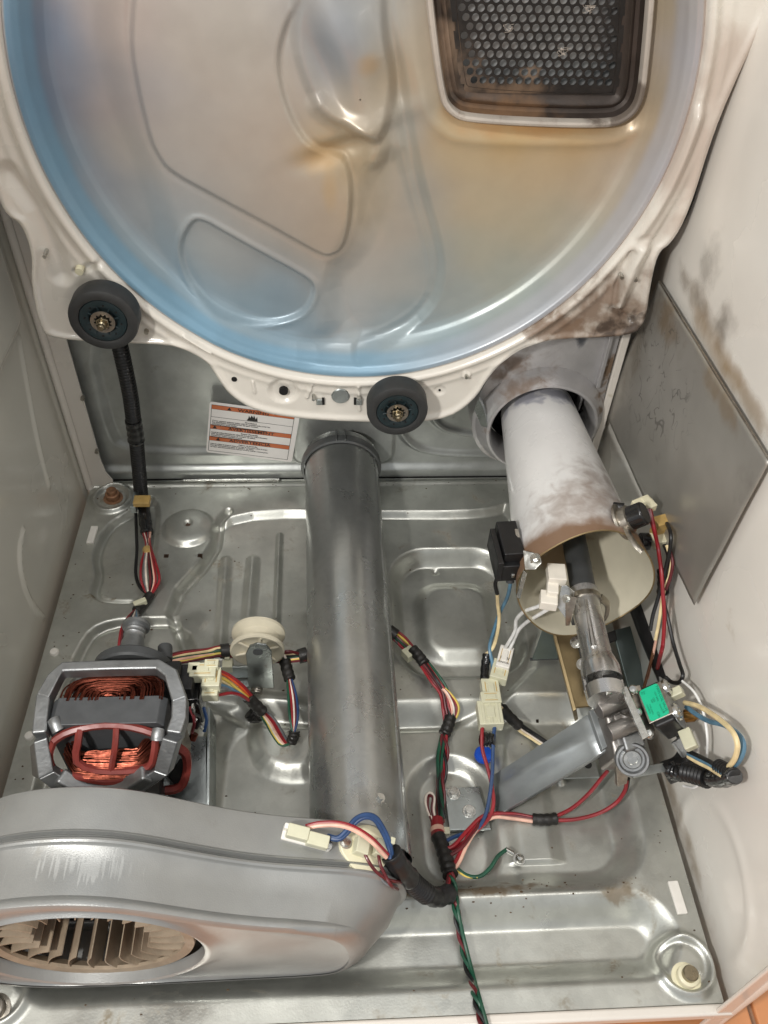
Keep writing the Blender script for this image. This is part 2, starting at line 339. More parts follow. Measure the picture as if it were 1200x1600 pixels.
for nm, c in dict(red=(140, 30, 38), dark_red=(92, 25, 30), green=(24, 74, 54), blue=(38, 66, 108), black=(24, 24, 25), white=(226, 214, 200), yellow=(222, 196, 96), cream=(232, 212, 164), steel_blue=(86, 124, 148), grey=(112, 114, 116), orange=(206, 84, 40), brown=(112, 74, 48), pink=(226, 180, 160), pure_white=(232, 232, 230)).items():
    mat('w_'+nm, srgb(*c), .42, 0, .05, var=.22, scale=70, dirt=(srgb(120, 112, 100), .25, 60))
# ------------------------------------------------------------------ the setting
HW = .35; DEP = -.70
def pan_height(x, y):
    h = np.zeros(x.shape)
    # shallow panel behind, bounded by the stepped rib
    A = chaikin([(.262, -.052), (.216, -.074), (.07, -.072), (-.158, -.065), (-.164, -.14), (-.215, -.226), (-.178, -.31), (-.165, -.37), (-.10, -.40), (.262, -.40)], 2)
    h -= .010*step(poly_d(x, y, A), .013)
    Lp = chaikin([(-.262, -.040), (-.248, -.052), (-.242, -.15), (-.243, -.222), (-.296, -.222), (-.311, -.207), (-.308, -.176), (-.321, -.140), (-.311, -.088), (-.285, -.066)], 2)
    h -= .007*step(poly_d(x, y, Lp), .009)
    L2 = chaikin([(-.16, -.255), (-.285, -.255), (-.309, -.285), (-.318, -.42), (-.318, -.52), (-.16, -.52)], 2)
    h -= .008*step(poly_d(x, y, L2), .011)
    h -= .009*rib(line_d(x, y, chaikin([(-.150, -.066), (-.162, -.085), (-.163, -.14), (-.214, -.226), (-.190, -.285), (-.172, -.34)], 1, False)), .017)
    h -= .0065*rib(line_d(x, y, chaikin([(-.262, -.040), (-.285, -.066), (-.311, -.088), (-.321, -.140), (-.308, -.176), (-.311, -.207), (-.296, -.222), (-.243, -.222)], 2, False)), .013)
    h -= .0065*rib(line_d(x, y, chaikin([(-.20, -.255), (-.285, -.255), (-.309, -.285), (-.318, -.42)], 2, False)), .014)
    # deep well right of the duct
    h -= .024*step(rrect_d(x, y, .080, .232, -.335, -.140, .045), .020); h += .011*step(rrect_d(x, y, .112, .205, -.30, -.185, .03), .024)
    h += .006*step(rrect_d(x, y, .118, .20, -.30, -.17, .03), .02)*0
    h -= .0035*rib(np.hypot(x-.138, y+.155), .014)
    # low front tray with its front-facing slope
    tray = rrect_d(x, y, -.137, .305, -.585, -.385, .045)
    h -= .026*step(tray, .032)
    tray2 = poly_d(x, y, chaikin([(-.137, -.30), (-.02, -.30), (-.02, -.44), (-.06, -.455), (-.10, -.43), (-.137, -.43)], 2))
    h -= .010*step(tray2, .02)*0
    h += .012*step(poly_d(x, y, chaikin([(-.20, -.36), (-.095, -.36), (-.095, -.425), (-.07, -.455), (-.02, -.455), (-.02, -.36)], 2)), .022)
    h -= .013*step(rrect_d(x, y, .083, .165, -.585, -.442, .04), .020)
    h += .008*step(rrect_d(x, y, .185, .23, -.60, -.40, .02), .02)*(y > -.56)
    h += .006*rib(line_d(x, y, [(.235, -.43), (.25, -.47)]), .014)
    # long front trough
    h -= .024*step(rrect_d(x, y, -.285, .315, -.668, -.612, .03), .030)
    # ribs and dome
    for a, b, wd in (((-.147, -.15), (-.142, -.30), .020), ((-.111, -.15), (-.111, -.30), .022), ((-.077, -.105), (-.075, -.26), .011)):
        h += .007*rib(line_d(x, y, [a, b]), wd)
    d = np.hypot(x+.202, (y+.098)*1.0); h += .011*np.sqrt(np.clip(1-(d/.036)**2, 0, 1))*(1-sst(.030, .036, d)*.6)
    h -= .004*(1-sst(.003, .007, d))
    for cx, cy in ((.324, -.668), (-.304, -.668), (-.316, -.039), (.316, -.039)):
        d = np.hypot(x-cx, y-cy); h += .006*np.exp(-((d-.025)/.0038)**2); h += .002*(1-sst(.012, .02, d))
    h += .003*rib(line_d(x, y, [(-.35, -.012), (.35, -.012)]), .012)
    # right ground-screw dimple and general waviness of the sheet
    h += .0009*(fbm(x*9+3, y*9)-.5)+.0003*(fbm(x*40, y*40)-.5)
    h *= 1.0
    return h
nx = 440; ny = 440
gx, gy = np.meshgrid(np.linspace(-HW, HW, nx), np.linspace(DEP, 0, ny), indexing='ij')
hz = pan_height(gx, gy)
def floor_z(x, y): return float(pan_height(np.array([x]), np.array([y]))[0])
keep = np.ones((nx-1, ny-1), bool); mx = (gx[:-1, :-1]+gx[1:, 1:])/2; my = (gy[:-1, :-1]+gy[1:, 1:])/2
for cx, cy, hw in ((-.226, -.148, .0028), (-.181, -.148, .0028)): keep &= ~((abs(mx-cx) < hw) & (abs(my-cy) < hw))
for cx, cy, rr in ((-.202, -.098, .0032), (.1165, -.464, .0032), (-.166, -.417, .0035), (.237, -.395, .002)): keep &= ~(np.hypot(mx-cx, my-cy) < rr)
pan = grid_mesh('base_pan', np.stack([gx, gy, hz], -1), None, 'galv_pan', keep=keep); pan['kind'] = 'structure'
pan['label'] = 'stamped galvanised steel base pan of the dryer with ribs and wells'
e = MB()                                           # turned-down skirts so that the pan has a thickness
for s_ in (-1, 1):
    e.box((s_*(HW+.0005), DEP/2, -.020), (.001, -DEP, .040))
e.box((0, DEP-.0005, -.020), (2*HW, .001, .040))
e.build('pan_skirt', 'galv_pan', pan)
# white strip along the front and the ground under it
def mk(name, mt, fn, parent=None, bevel=0, **k):
    b = MB(); fn(b); return b.build(name, mt, parent, bevel, **k)
mk('front_lip', 'white_paint', lambda b: b.box((0, DEP-.006, -.006), (.72, .010, .014)), pan, .003)
ground = mk('ground', 'grout', lambda b: b.box((0, -.5, -.0655), (8, 8, .005))); ground['kind'] = 'structure'; ground['label'] = 'grouted tile floor under the dryer'
tile_me = None
for i in range(-4, 5):
    for j in range(-5, 1):
        tx, ty = .09+i*.206, -.80+.206*j+.09
        if tile_me is None:
            t_ = mk('floor_tile', 'tile', lambda b: b.box((0, 0, 0), (.2, .2, .008)), ground, .002); tile_me = t_.data
        else:
            t_ = bpy.data.objects.new('floor_tile', tile_me); link(t_, ground); bv = t_.modifiers.new('bevel', 'BEVEL'); bv.width = .002; bv.segments = 2
        t_.location = (tx, ty, -.0608)
# side walls: pressed sheets
def wall(name, sx, matn, relief):
    y_, z_ = np.meshgrid(np.linspace(-.705, .004, 240), np.linspace(-.045, .84, 260), indexing='ij')
    x_ = np.full(y_.shape, sx*.362) - sx*relief(y_, z_)          # relief pushes inwards
    return grid_mesh(name, np.stack([x_, y_, z_], -1), None, matn)
def rel_left(y, z):
    r = .0012*(fbm(y*7+5, z*7)-.5)
    r += .010*step(rrect_d(y, z, -.33, -.045, .30, .80, .02), .022)          # pressed-in upper panel
    d = np.hypot(y+.305, (z-.06)); r += .0045*np.exp(-((d-.075)/.0035)**2)*sst(-.02, .03, -(y+.285))*0
    q = line_d(y, z, chaikin([(-.215, .125), (-.245, .12), (-.262, .085), (-.262, .045), (-.25, .004)], 2, False)); r += .004*rib(q, .008)
    q = line_d(y, z, chaikin([(-.06, .285), (-.085, .22), (-.105, .16), (-.115, .10)], 2, False)); r += .003*rib(q, .012)
    r += .004*rib(abs(y+.012), .02)
    return r
def rel_right(y, z):
    r = .0012*(fbm(y*7+1, z*7+3)-.5)
    r += .0012*np.exp(-((np.hypot(y+.60, z-.03)-.075)/.008)**2)
    r += .006*step(rrect_d(y, z, -.62, -.40, -.02, .06, .03), .02)*0
    return r
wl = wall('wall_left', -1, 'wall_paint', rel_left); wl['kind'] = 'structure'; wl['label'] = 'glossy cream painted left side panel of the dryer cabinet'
wr = wall('wall_right', 1, 'wall_paint_lit', rel_right); wr['kind'] = 'structure'; wr['label'] = 'glossy right side panel, paint lightened as the lit side, with scorch marks'
for s_, wo in ((-1, wl), (1, wr)):                                # front return flanges
    b = MB(); P_ = [(0, 0), (.004, -.008), (.013, -.012), (.022, -.010)]
    b.tube([(s_*.358, -.706, -.045), (s_*.356, -.708, .10), (s_*.356, -.708, .84)], .0045, 8)
    b.box((s_*.351, -.7075, .40), (.020, .004, .90)); b.build('return_flange', 'white_paint', wo, .0015)
# back panel
bx_, bz_ = np.meshgrid(np.linspace(-.362, .362, 360), np.linspace(-.01, .84, 420), indexing='ij')
def rel_back(x, z):
    r = .0010*(fbm(x*8, z*8+7)-.5)
    r -= .006*step(poly_d(x, z, chaikin([(-.30, .05), (-.31, .10), (-.305, .26), (-.17, .262), (-.125, .235), (-.10, .20), (-.06, .17), (-.06, .05)], 2)), .016)
    r += .008*rib(line_d(x, z, chaikin([(.08, .125), (.10, .07), (.14, .045), (.24, .042), (.36, .042)], 3, False)), .016)
    r += .008*rib(line_d(x, z, chaikin([(.10, .20), (.13, .12), (.16, .085), (.24, .078), (.36, .078)], 3, False)), .016)
    r += .005*step(rrect_d(x, z, -.06, .085, .028, .20, .02), .008)
    r += .007*step(z-.022, .012)
    return r
back = grid_mesh('wall_back', np.stack([bx_, .004-rel_back(bx_, bz_), bz_], -1), None, 'galv_back'); back['kind'] = 'structure'; back['label'] = 'pressed galvanised rear panel of the dryer cabinet'
mk('floor_seam_strip', 'bolt_steel', lambda b: b.box((-.15, -.009, .006), (.14, .003, .005)), back, .001)
mk('seam_gap', 'void', lambda b: b.box((0, -.0025, .0035), (.70, .004, .002)), back)
# white corner posts
def post(b):
    o = [(-.358, .0), (-.321, .0), (-.317, .012), (-.324, .028), (-.326, .05), (-.326, .60), (-.358, .60)]
    b.prism(o, lambda x, z: (x, -.014, z), lambda x, z: (x, -.011, z))
pl_ = mk('corner_post', 'white_paint', post, None, .001)
tag(pl_, 'white painted corner post at the left of the rear panel', 'corner post', 'corner posts')
mk('fold', 'white_paint', lambda b: b.tube([(-.352, -.016, 0), (-.352, -.016, .6)], .005, 10), pl_)
pr_ = mk('corner_post', 'white_paint', lambda b: b.prism([(.341, .02), (.3515, .02), (.3515, .60), (.341, .60)], lambda x, z: (x, -.078, z), lambda x, z: (x, -.050, z)), None, .002)
mk('post_web', 'heatbox', lambda b: b.prism([(.322, .03), (.345, .03), (.345, .60), (.322, .60)], lambda x, z: (x, -.046, z), lambda x, z: (x, -.020, z)), pr_, .002)
tag(pr_, 'stained white corner post behind the white combustion tube', 'corner post', 'corner posts')
b = MB()
for px, py in ((130, 620), (152, 703)):
    q = Py(px, py, -.0142); b.tube([q, q+Vector((0, -.006, 0))], .0028, 8)
b.build('screw', 'washer_steel', pl_)
# heat shield on the right wall
sh = [Px(1030, 440, .3545), Px(1203, 722, .3545), Px(1087, 945, .3545), Px(944, 640, .3545)]
shy = [(-.105, .395), (-.418, .400), (-.410, .215), (-.03, .175), (-.03, .392)]
shp = [(v.y, v.z) for v in sh]
su_, sv_ = np.meshgrid(np.linspace(0, 1, 50), np.linspace(0, 1, 40), indexing='ij'); sp_ = np.array(shp)
syz = (sp_[0]*(1-su_[..., None])+sp_[1]*su_[..., None])*(1-sv_[..., None])+(sp_[3]*(1-su_[..., None])+sp_[2]*su_[..., None])*sv_[..., None]
sx_ = .3540-.0035*(fbm(syz[..., 0]*9, syz[..., 1]*9)-.45)-.0010*fbm(syz[..., 0]*40, syz[..., 1]*40)
hs = grid_mesh('heat_shield', np.stack([sx_, syz[..., 0], syz[..., 1]], -1), None, 'shield_steel'); so_ = hs.modifiers.new('solid', 'SOLIDIFY'); so_.thickness = .0008
tag(hs, 'bare grey steel heat shield sheet on the right cabinet wall', 'heat shield')
mk('edge_hem', 'washer_steel', lambda b: b.tube([sh[0], sh[1]], .0011, 6), hs)
# feet bolts and small clips on the pan
def foot(px, py, matn, label, white=False):
    c = Pz(px, py, .002); t = thing('levelling_foot', c, label, 'levelling foot', 'levelling feet')
    b = MB(); b.lathe([(.0, .010), (.0085, .010), (.0098, .009), (.0098, .001), (.0135, .0005), (.0135, -.002)], c, (0, 0, 1), 28); b.build('collar', matn, t)
    b = MB(); b.lathe([(0, .0165), (.0062, .0165), (.0070, .0155), (.0070, .009)], c, (0, 0, 1), 24); b.build('stem', 'rust_bolt' if not white else 'brass_steel', t)
foot(1072, 1528, 'cream_plastic', 'white levelling foot in the front right corner of the pan', True)
foot(177, 778, 'rust_bolt', 'rusty levelling foot in the back left corner of the pan')
foot(-8, 1578, 'washer_steel', 'levelling foot at the bottom left, half out of the picture')
def clip(a, c_, wd, label):
    p0, p1 = Pz(*a, .0025), Pz(*c_, .0025); d = (p1-p0).normalized(); n_ = Vector((-d.y, d.x, 0))*wd
    b = MB(); b.prism([0, 1, 2, 3], lambda i: [p0-n_, p0+n_, p1+n_, p1-n_][i]+Vector((0, 0, .001)), lambda i: [p0-n_, p0+n_, p1+n_, p1-n_][i]-Vector((0, 0, .003))) if False else None
    V = [p0-n_, p0+n_, p1+n_, p1-n_]; b.add([v+Vector((0, 0, .001)) for v in V]+[v-Vector((0, 0, .003)) for v in V], [(0, 1, 2, 3), (7, 6, 5, 4), (0, 4, 5, 1), (1, 5, 6, 2), (2, 6, 7, 3), (3, 7, 4, 0)])
    o = b.build('pad_strip', 'white_plastic', None, .0012); tag(o, label, 'pad', 'white pads on the pan')
clip((148, 822), (140, 848), .005, 'small white pad on the pan near the rusty foot')
clip((1051, 1376), (1067, 1428), .0052, 'worn white pad strip at the right edge of the pan')
for px, py, lb in ((85, 1019, 'round white plug at the left pan edge above the motor'), (46, 1150, 'round white plug at the left pan edge beside the motor')):
    q = Pz(px, py, .001); o = mk('hole_plug', 'white_plastic', lambda b: b.lathe([(0, .003), (.0045, .0025), (.0055, .0005), (.0055, -.002)], q, (0, 0, 1), 20)); tag(o, lb, 'plug', 'plugs at the left pan edge')
q = Pz(756, 1178, -.016); o = mk('plug_disc', 'blue_disc', lambda b: b.lathe([(0, .0025), (.009, .002), (.0105, 0), (.0105, -.004)], q, (0, 0, 1), 28)); tag(o, 'bright blue round plug behind the red and blue wires', 'plug')
# ------------------------------------------------------------------ rear bulkhead with the dished drum back
DC = (.028, .572); DR = .2965; YB = -.125
bulk = thing('rear_bulkhead', (DC[0], YB, .21), 'white painted rear bulkhead with large blue and tan dished drum back', 'bulkhead')
out_px = [(-40, 120), (-6, 250), (0, 300), (15, 335), (38, 346), (55, 395), (52, 440), (65, 505), (80, 527), (200, 533), (280, 536), (322, 556), (345, 592), (362, 615), (400, 639), (470, 651), (560, 656), (690, 656), (738, 625), (765, 580), (800, 546), (850, 526), (985, 523), (1006, 500), (1012, 450), (1024, 392), (1046, 378), (1072, 330), (1112, 200), (1150, 112), (1182, 48), (1205, 0)]
outl = xz(out_px, YB) + [(.352, .70), (.352, .86), (-.34, .86), (-.34, .66)]
outl = chaikin(outl, 2)
# polar sheet between the dish rim and the outline
th = np.concatenate([np.linspace(R(168), R(372), 900, endpoint=False), np.linspace(R(12), R(168), 120, endpoint=False)])
dx, dz = np.cos(th), np.sin(th)
rout = np.full(th.shape, 0.)
for (x0, z0), (x1, z1) in zip(outl, outl[1:]+outl[:1]):
    ax_, az_ = x0-DC[0], z0-DC[1]; ex, ez = x1-x0, z1-z0
    den = dx*ez-dz*ex; den = np.where(abs(den) < 1e-12, 1e-12, den)
    t = (ax_*ez-az_*ex)/den; s_ = (ax_*dz-az_*dx)/den
    ok = (t > 0) & (s_ >= -1e-9) & (s_ <= 1+1e-9); rout = np.where(ok & ((rout == 0) | (t < rout)), t, rout)
rout = np.maximum(rout+.0025, DR+.012)
NR = 60; u = np.linspace(0, 1, NR)[:, None]
rr = DR + .001 + (rout-DR-.001)[None]*u
BXc = DC[0]+rr*dx; BZc = DC[1]+rr*dz
def rel_bulk(x, z, r, ro):
    h = .007*np.exp(-((r-DR-.006)/.006)**2)                      # rolled bead round the dish
    h += .0035*np.exp(-((r-DR-.021)/.004)**2)*.5
    h -= .0012*(fbm(x*12, z*12)-.5)*2
    for (px, py), rad, am in (((443, 610), .020, -.005), ((687, 610), .008, -.002), ((728, 583), .007, .003), ((620, 632), .026, -.003), ((165, 490), .045, -.004)):
        cx, cz = xz([(px, py)], YB)[0]; d = np.hypot(x-cx, z-cz); h += am*(1-sst(rad*.55, rad, d))
    for a, b_ in (((395, 595), (398, 612)), ((488, 598), (480, 620)), ((560, 600), (562, 640)), ((290, 520), (330, 545))):
        p0, p1 = xz([a, b_], YB); h += .003*rib(seg_d(x, z, p0, p1), .006)
    # pressed channel on the right lug and the folds on the left lug
    p = xz([(1000, 385), (985, 420), (962, 470)], YB); h += .012*rib(line_d(x, z, p), .030)
    p = xz([(985, 392), (965, 440), (955, 480), (985, 500)], YB); h -= .006*rib(line_d(x, z, p), .012)
    p = xz([(15, 270), (60, 330), (85, 400), (95, 430)], YB); h -= .007*rib(line_d(x, z, p), .030)
    p = xz([(120, 425), (165, 405)], YB); h -= .004*rib(line_d(x, z, p), .012)
    h += .006*rib(line_d(x, z, xz([(1085, 180), (1050, 280), (1010, 360)], YB)), .03)
    e_ = ro-r; h += .003*np.exp(-((e_-.004)/.004)**2)
    return h
hb = rel_bulk(BXc, BZc, rr, rout[None])
Yb = YB - hb; Yb[0] = YB+.002
flX = DC[0]+(rout+.0015)*dx; flZ = DC[1]+(rout+.0015)*dz
G = np.concatenate([np.stack([BXc, Yb, BZc], -1), np.stack([flX, np.full(th.shape, YB+.004), flZ], -1)[None], np.stack([flX, np.full(th.shape, YB+.016), flZ], -1)[None]], 0)
grid_mesh('plate', G, None, 'bulk_paint', bulk, wrap=True)

# the dish
PD = lambda px, py: xz([(px, py)], -.10)[0]
XD = lambda L: [PD(*q) for q in L]
panelL = XD([(213, -40), (205, 60), (213, 120), (235, 215), (250, 245), (266, 266), (330, 300), (420, 347), (500, 393), (515, 396), (535, 388), (546, 345), (549, 280), (540, 248), (525, 240), (500, 232), (470, 208), (443, 150), (433, 90), (443, 40), (470, -10), (470, -60), (300, -80)])
pocket = XD([(297, 352), (280, 388), (288, 430), (316, 468), (350, 492), (400, 506), (440, 505), (474, 492), (488, 468), (490, 447), (474, 432), (400, 392), (350, 364), (312, 343)])
groove = XD([(596, -40), (612, 60), (632, 190), (655, 300), (682, 390), (687, 440), (672, 490), (620, 530), (560, 548)])
GRC = XD([(668, -20), (690, 152), (704, 178), (732, 192), (950, 201), (985, 188), (1005, 160), (1012, 100), (1023, -20), (1025, -130), (1000, -190), (690, -190), (662, -150)])
grl = chaikin(GRC, 3)
Rg, Tg = np.meshgrid(np.concatenate([np.linspace(.0007, .262, 190), np.linspace(.264, DR+.001, 34)]), th, indexing='ij')
Xd = DC[0]+Rg*np.cos(Tg); Zd = DC[1]+Rg*np.sin(Tg)
def rel_dish(x, z, r):
    prof_r = [0, .10, .16, .20, .240, .262, .272, .278, .286, .291, .295, .298]
    prof_y = [-.099, -.097, -.093, -.090, -.088, -.0885, -.093, -.103, -.119, -.1245, -.1255, -.123]
    y = np.interp(r, prof_r, prof_y)
    # softened profile
    y = (np.interp(r-.004, prof_r, prof_y)+np.interp(r+.004, prof_r, prof_y)+2*y)/4*np.where(r < .284, 1, 0)+y*np.where(r < .284, 0, 1)
    dl = poly_d(x, z, chaikin(panelL, 2)); y -= .0045*step(dl, .0065); y += .0008*np.exp(-((dl-.004)/.003)**2)
    dp = poly_d(x, z, chaikin(pocket, 2)); y += .0050*step(dp, .0070); y -= .0014*np.exp(-((dp-.004)/.0035)**2)
    # the wide moulded field round the left panel and its folded arms
    fld = XD([(160, -80), (165, 60), (190, 170), (240, 285), (262, 380), (300, 470), (370, 530), (520, 545), (512, 440), (560, 400), (600, 300), (600, -80)])
    y -= .009*step(poly_d(x, z, chaikin(fld, 2)), .034)
    fac = XD([(510, 432), (548, 360), (570, 280), (600, 240), (632, 250), (660, 340), (678, 400), (684, 450), (668, 492), (600, 538), (548, 540)])
    y += .0065*step(poly_d(x, z, chaikin(fac, 1)), .024)
    y += .0042*rib(line_d(x, z, chaikin(groove, 2, False)), .020)
    # folded centre boss: a ridge, a scoop and a round hollow
    for (px, py), (sx, sz), am in (((530, 60), (.030, .055), -.008), ((510, 105), (.014, .042), .014), ((590, 130), (.020, .028), .007), ((560, 200), (.05, .010), -.006), ((530, 225), (.040, .012), .008), ((565, 300), (.014, .05), .005), ((610, 20), (.008, .05), -.006)):
        cx, cz = PD(px, py); a = .35; ux = (x-cx)*math.cos(a)+(z-cz)*math.sin(a); uz = -(x-cx)*math.sin(a)+(z-cz)*math.cos(a)
        y += am*np.exp(-(ux/sx)**2-(uz/sz)**2)
    y -= .0045*rib(line_d(x, z, chaikin(XD([(500, 160), (520, 178), (550, 190), (578, 200), (592, 218), (588, 245)]), 2, False)), .030)
    y -= .0085*step(poly_d(x, z, chaikin(XD([(470, -60), (458, 50), (478, 125), (508, 176), (556, 194), (590, 220), (606, 185), (618, 120), (604, 50), (600, -60)]), 2)), .013)
    dg = poly_d(x, z, grl); y += .010*(1-sst(.0, .03, dg))*0
    y += .0035*np.exp(-((dg-.016)/.008)**2)*-0.6 + .006*(1-sst(.002, .022, dg))
    y += .0007*(fbm(x*10, z*10)-.5)
    return y
Yd = rel_dish(Xd, Zd, Rg)
pig_light = [((40, 150), (96, 142, 184)), ((70, 60), (112, 148, 184)), ((80, 250), (112, 164, 196)), ((120, 350), (116, 172, 200)), ((200, 440), (122, 174, 200)), ((300, 515), (126, 176, 202)), ((430, 558), (130, 174, 200)), ((585, 572), (132, 170, 192)), ((720, 545), (150, 182, 196)), ((840, 490), (164, 188, 200)), ((930, 420), (176, 190, 204)), ((1040, 250), (186, 192, 214)), ((1075, 80), (192, 190, 202)),  # enamel and heat tints, with some lit and shaded tones mixed in
       ((110, 120), (150, 160, 178)), ((160, 60), (196, 178, 168)), ((170, 170), (192, 176, 170)), ((150, 290), (160, 170, 182)), ((195, 240), (200, 190, 176)), ((210, 330), (176, 182, 184)), ((250, 400), (166, 182, 190)), ((230, 130), (176, 172, 172)), ((185, 20), (202, 184, 172)),
       ((300, 80), (194, 184, 172)), ((380, 60), (192, 184, 172)), ((300, 200), (188, 180, 170)), ((400, 200), (196, 184, 170)), ((480, 300), (198, 182, 164)), ((420, 320), (194, 182, 168)), ((520, 370), (198, 178, 156)), ((330, 400), (186, 188, 184)), ((430, 460), (150, 176, 192)), ((380, 480), (150, 180, 196)), ((370, 420), (180, 182, 180)), ((300, 440), (150, 178, 194)), ((260, 470), (132, 174, 198)),
       ((470, 540), (150, 178, 194)), ((560, 500), (204, 204, 200)), ((620, 460), (200, 198, 188)), ((610, 520), (176, 194, 200)), ((570, 420), (206, 200, 190)), ((620, 360), (198, 190, 176)), ((600, 300), (200, 188, 166)), ((560, 260), (206, 180, 134)), ((570, 330), (204, 182, 146)), ((530, 220), (204, 176, 126)), ((450, 120), (202, 190, 174)), ((520, 90), (164, 172, 184)), ((545, 60), (150, 168, 186)), ((560, 150), (204, 190, 170)), ((600, 110), (206, 180, 132)), ((600, 40), (176, 182, 182)), ((640, 60), (204, 186, 158)), ((652, 300), (170, 178, 178)), ((640, 200), (168, 180, 184)), ((683, 420), (172, 184, 186)), ((650, 505), (162, 186, 194)),
       ((660, 100), (206, 188, 160)), ((720, 250), (212, 190, 146)), ((800, 215), (212, 174, 104)), ((900, 220), (214, 174, 106)), ((700, 200), (206, 170, 104)), ((980, 205), (206, 168, 110)), ((840, 280), (216, 192, 152)), ((930, 290), (212, 190, 156)), ((760, 330), (210, 194, 158)), ((850, 360), (206, 196, 164)), ((740, 400), (196, 194, 170)), ((800, 440), (184, 192, 178)), ((720, 480), (178, 190, 186)), ((900, 380), (196, 196, 180)), ((990, 300), (200, 192, 178)), ((1040, 120), (206, 186, 150)), ((1035, 30), (204, 186, 152)), ((1010, 220), (208, 186, 146)), ((300, -150), (194, 184, 172)), ((800, -250), (206, 188, 158)), ((560, -200), (196, 186, 172))]
pw = np.array([PD(*a) for a, _ in pig_light]); pc = np.array([srgb(*c)[:3] for _, c in pig_light])
num = np.zeros(Xd.shape+(3,)); den = np.zeros(Xd.shape)
xx = Xd + .010*(fbm(Xd*30, Zd*30)-.47); zz = Zd + .010*(fbm(Xd*30+9, Zd*30+4)-.47)
for (a, b_), c in zip(pw, pc):
    wgt = 1/(((xx-a)**2+(zz-b_)**2)+.0011)**2.0; num += wgt[..., None]*c; den += wgt
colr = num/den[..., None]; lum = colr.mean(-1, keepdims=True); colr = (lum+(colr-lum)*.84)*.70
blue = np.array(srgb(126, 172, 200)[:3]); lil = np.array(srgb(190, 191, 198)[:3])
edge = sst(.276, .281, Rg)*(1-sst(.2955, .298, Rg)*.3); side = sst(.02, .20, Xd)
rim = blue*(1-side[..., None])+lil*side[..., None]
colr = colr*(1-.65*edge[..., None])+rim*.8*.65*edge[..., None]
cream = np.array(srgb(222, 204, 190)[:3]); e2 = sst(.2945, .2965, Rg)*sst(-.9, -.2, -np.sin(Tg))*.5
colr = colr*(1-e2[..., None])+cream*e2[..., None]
kd = np.ones((Rg.shape[0]-1, Rg.shape[1]), bool)
Xm = (Xd[:-1]+Xd[1:])/2; Zm = (Zd[:-1]+Zd[1:])/2
kd &= poly_d(Xm, Zm, grl) > -.0010
kd = np.concatenate([kd], 1)
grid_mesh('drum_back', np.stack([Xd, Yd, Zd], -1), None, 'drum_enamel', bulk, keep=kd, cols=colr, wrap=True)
# grille frame and perforated plate
def ring_mesh(levels, mt, name, cap=False, par=bulk):
    base = np.array(grl); c0 = base.mean(0); nrm = []
    n = len(base); d = np.roll(base, -1, 0)-np.roll(base, 1, 0); nr = np.stack([d[:, 1], -d[:, 0]], 1); nr /= np.linalg.norm(nr, axis=1)[:, None]
    if ((base-c0)*nr).sum() < 0: nr = -nr
    V = []; 
    for off, y in levels:
        q = base+nr*off; V += [(a, y, b_) for a, b_ in q]
    F = [(i*n+k, i*n+(k+1) % n, (i+1)*n+(k+1) % n, (i+1)*n+k) for i in range(len(levels)-1) for k in range(n)]
    if cap: F.append(tuple((len(levels)-1)*n+k for k in range(n)))
    return MB().add(V, F).build(name, mt, par)
grille = ring_mesh([(.003, -.084), (.003, -.0945), (.0015, -.0970), (-.0005, -.0975), (-.0025, -.0965), (-.0035, -.094), (-.0040, -.088)], 'grille_lip', 'grille_frame')
tray = ring_mesh([(-.0034, -.0905), (-.0065, -.084), (-.010, -.0825), (-.012, -.085), (-.014, -.0855), (-.0165, -.082), (-.0215, -.080), (-.0235, -.0815)], 'tray_soot', 'grille_tray')
ring_mesh([(-.012, -.080), (-.012, -.052)], 'void', 'grille_side_wall', False, tray)
ring_mesh([(-.010, -.0535), (-.014, -.0535)], 'baffle', 'baffle_plate', True, tray)
ins = np.array(grl); b = MB(); pit = .0084; rp = .0073; hr = .00325; NS = 12
inn = [(x, z) for x, z in grl]
gxc, gzc = ins.mean(0)
z = ins[:, 1].min()+.026; row = 0
xmin, xmax = ins[:, 0].min(), ins[:, 0].max()
while z < .71:
    x = xmin+(.5 if row % 2 else 0)*pit
    while x < xmax:
        d = float(poly_d(np.array([x]), np.array([z]), grl)[0])
        if d < -.017:
            hole = d < -.026
            sq = [(x-pit/2, z-rp/2), (x+pit/2, z-rp/2), (x+pit/2, z+rp/2), (x-pit/2, z+rp/2)]
            if hole:
                per = []; 
                for k in range(NS):
                    t = 2*math.pi*(k+.5)/NS; cx_, cz_ = math.cos(t), math.sin(t); m_ = min(pit/2/max(abs(cx_), 1e-9), rp/2/max(abs(cz_), 1e-9)); per.append((x+cx_*m_, z+cz_*m_))
                # exact corners
                for cq in sq:
                    kb = min(range(NS), key=lambda k: (per[k][0]-cq[0])**2+(per[k][1]-cq[1])**2); per[kb] = cq
                rg2 = [(x+hr*math.cos(2*math.pi*(k+.5)/NS), z+hr*math.sin(2*math.pi*(k+.5)/NS)) for k in range(NS)]
                V = [(a, -.0812, c) for a, c in per]+[(a, -.0812, c) for a, c in rg2]+[(a, -.0800, c) for a, c in rg2]
                F = [(k, (k+1) % NS, NS+(k+1) % NS, NS+k) for k in range(NS)]+[(NS+k, NS+(k+1) % NS, 2*NS+(k+1) % NS, 2*NS+k) for k in range(NS)]
                b.add(V, F)
            else: b.add([(a, -.0812, c) for a, c in sq], [(0, 1, 2, 3)])
        x += pit
    z += rp; row += 1
pg = b.build('perforated_plate', 'grille_soot', bulk)
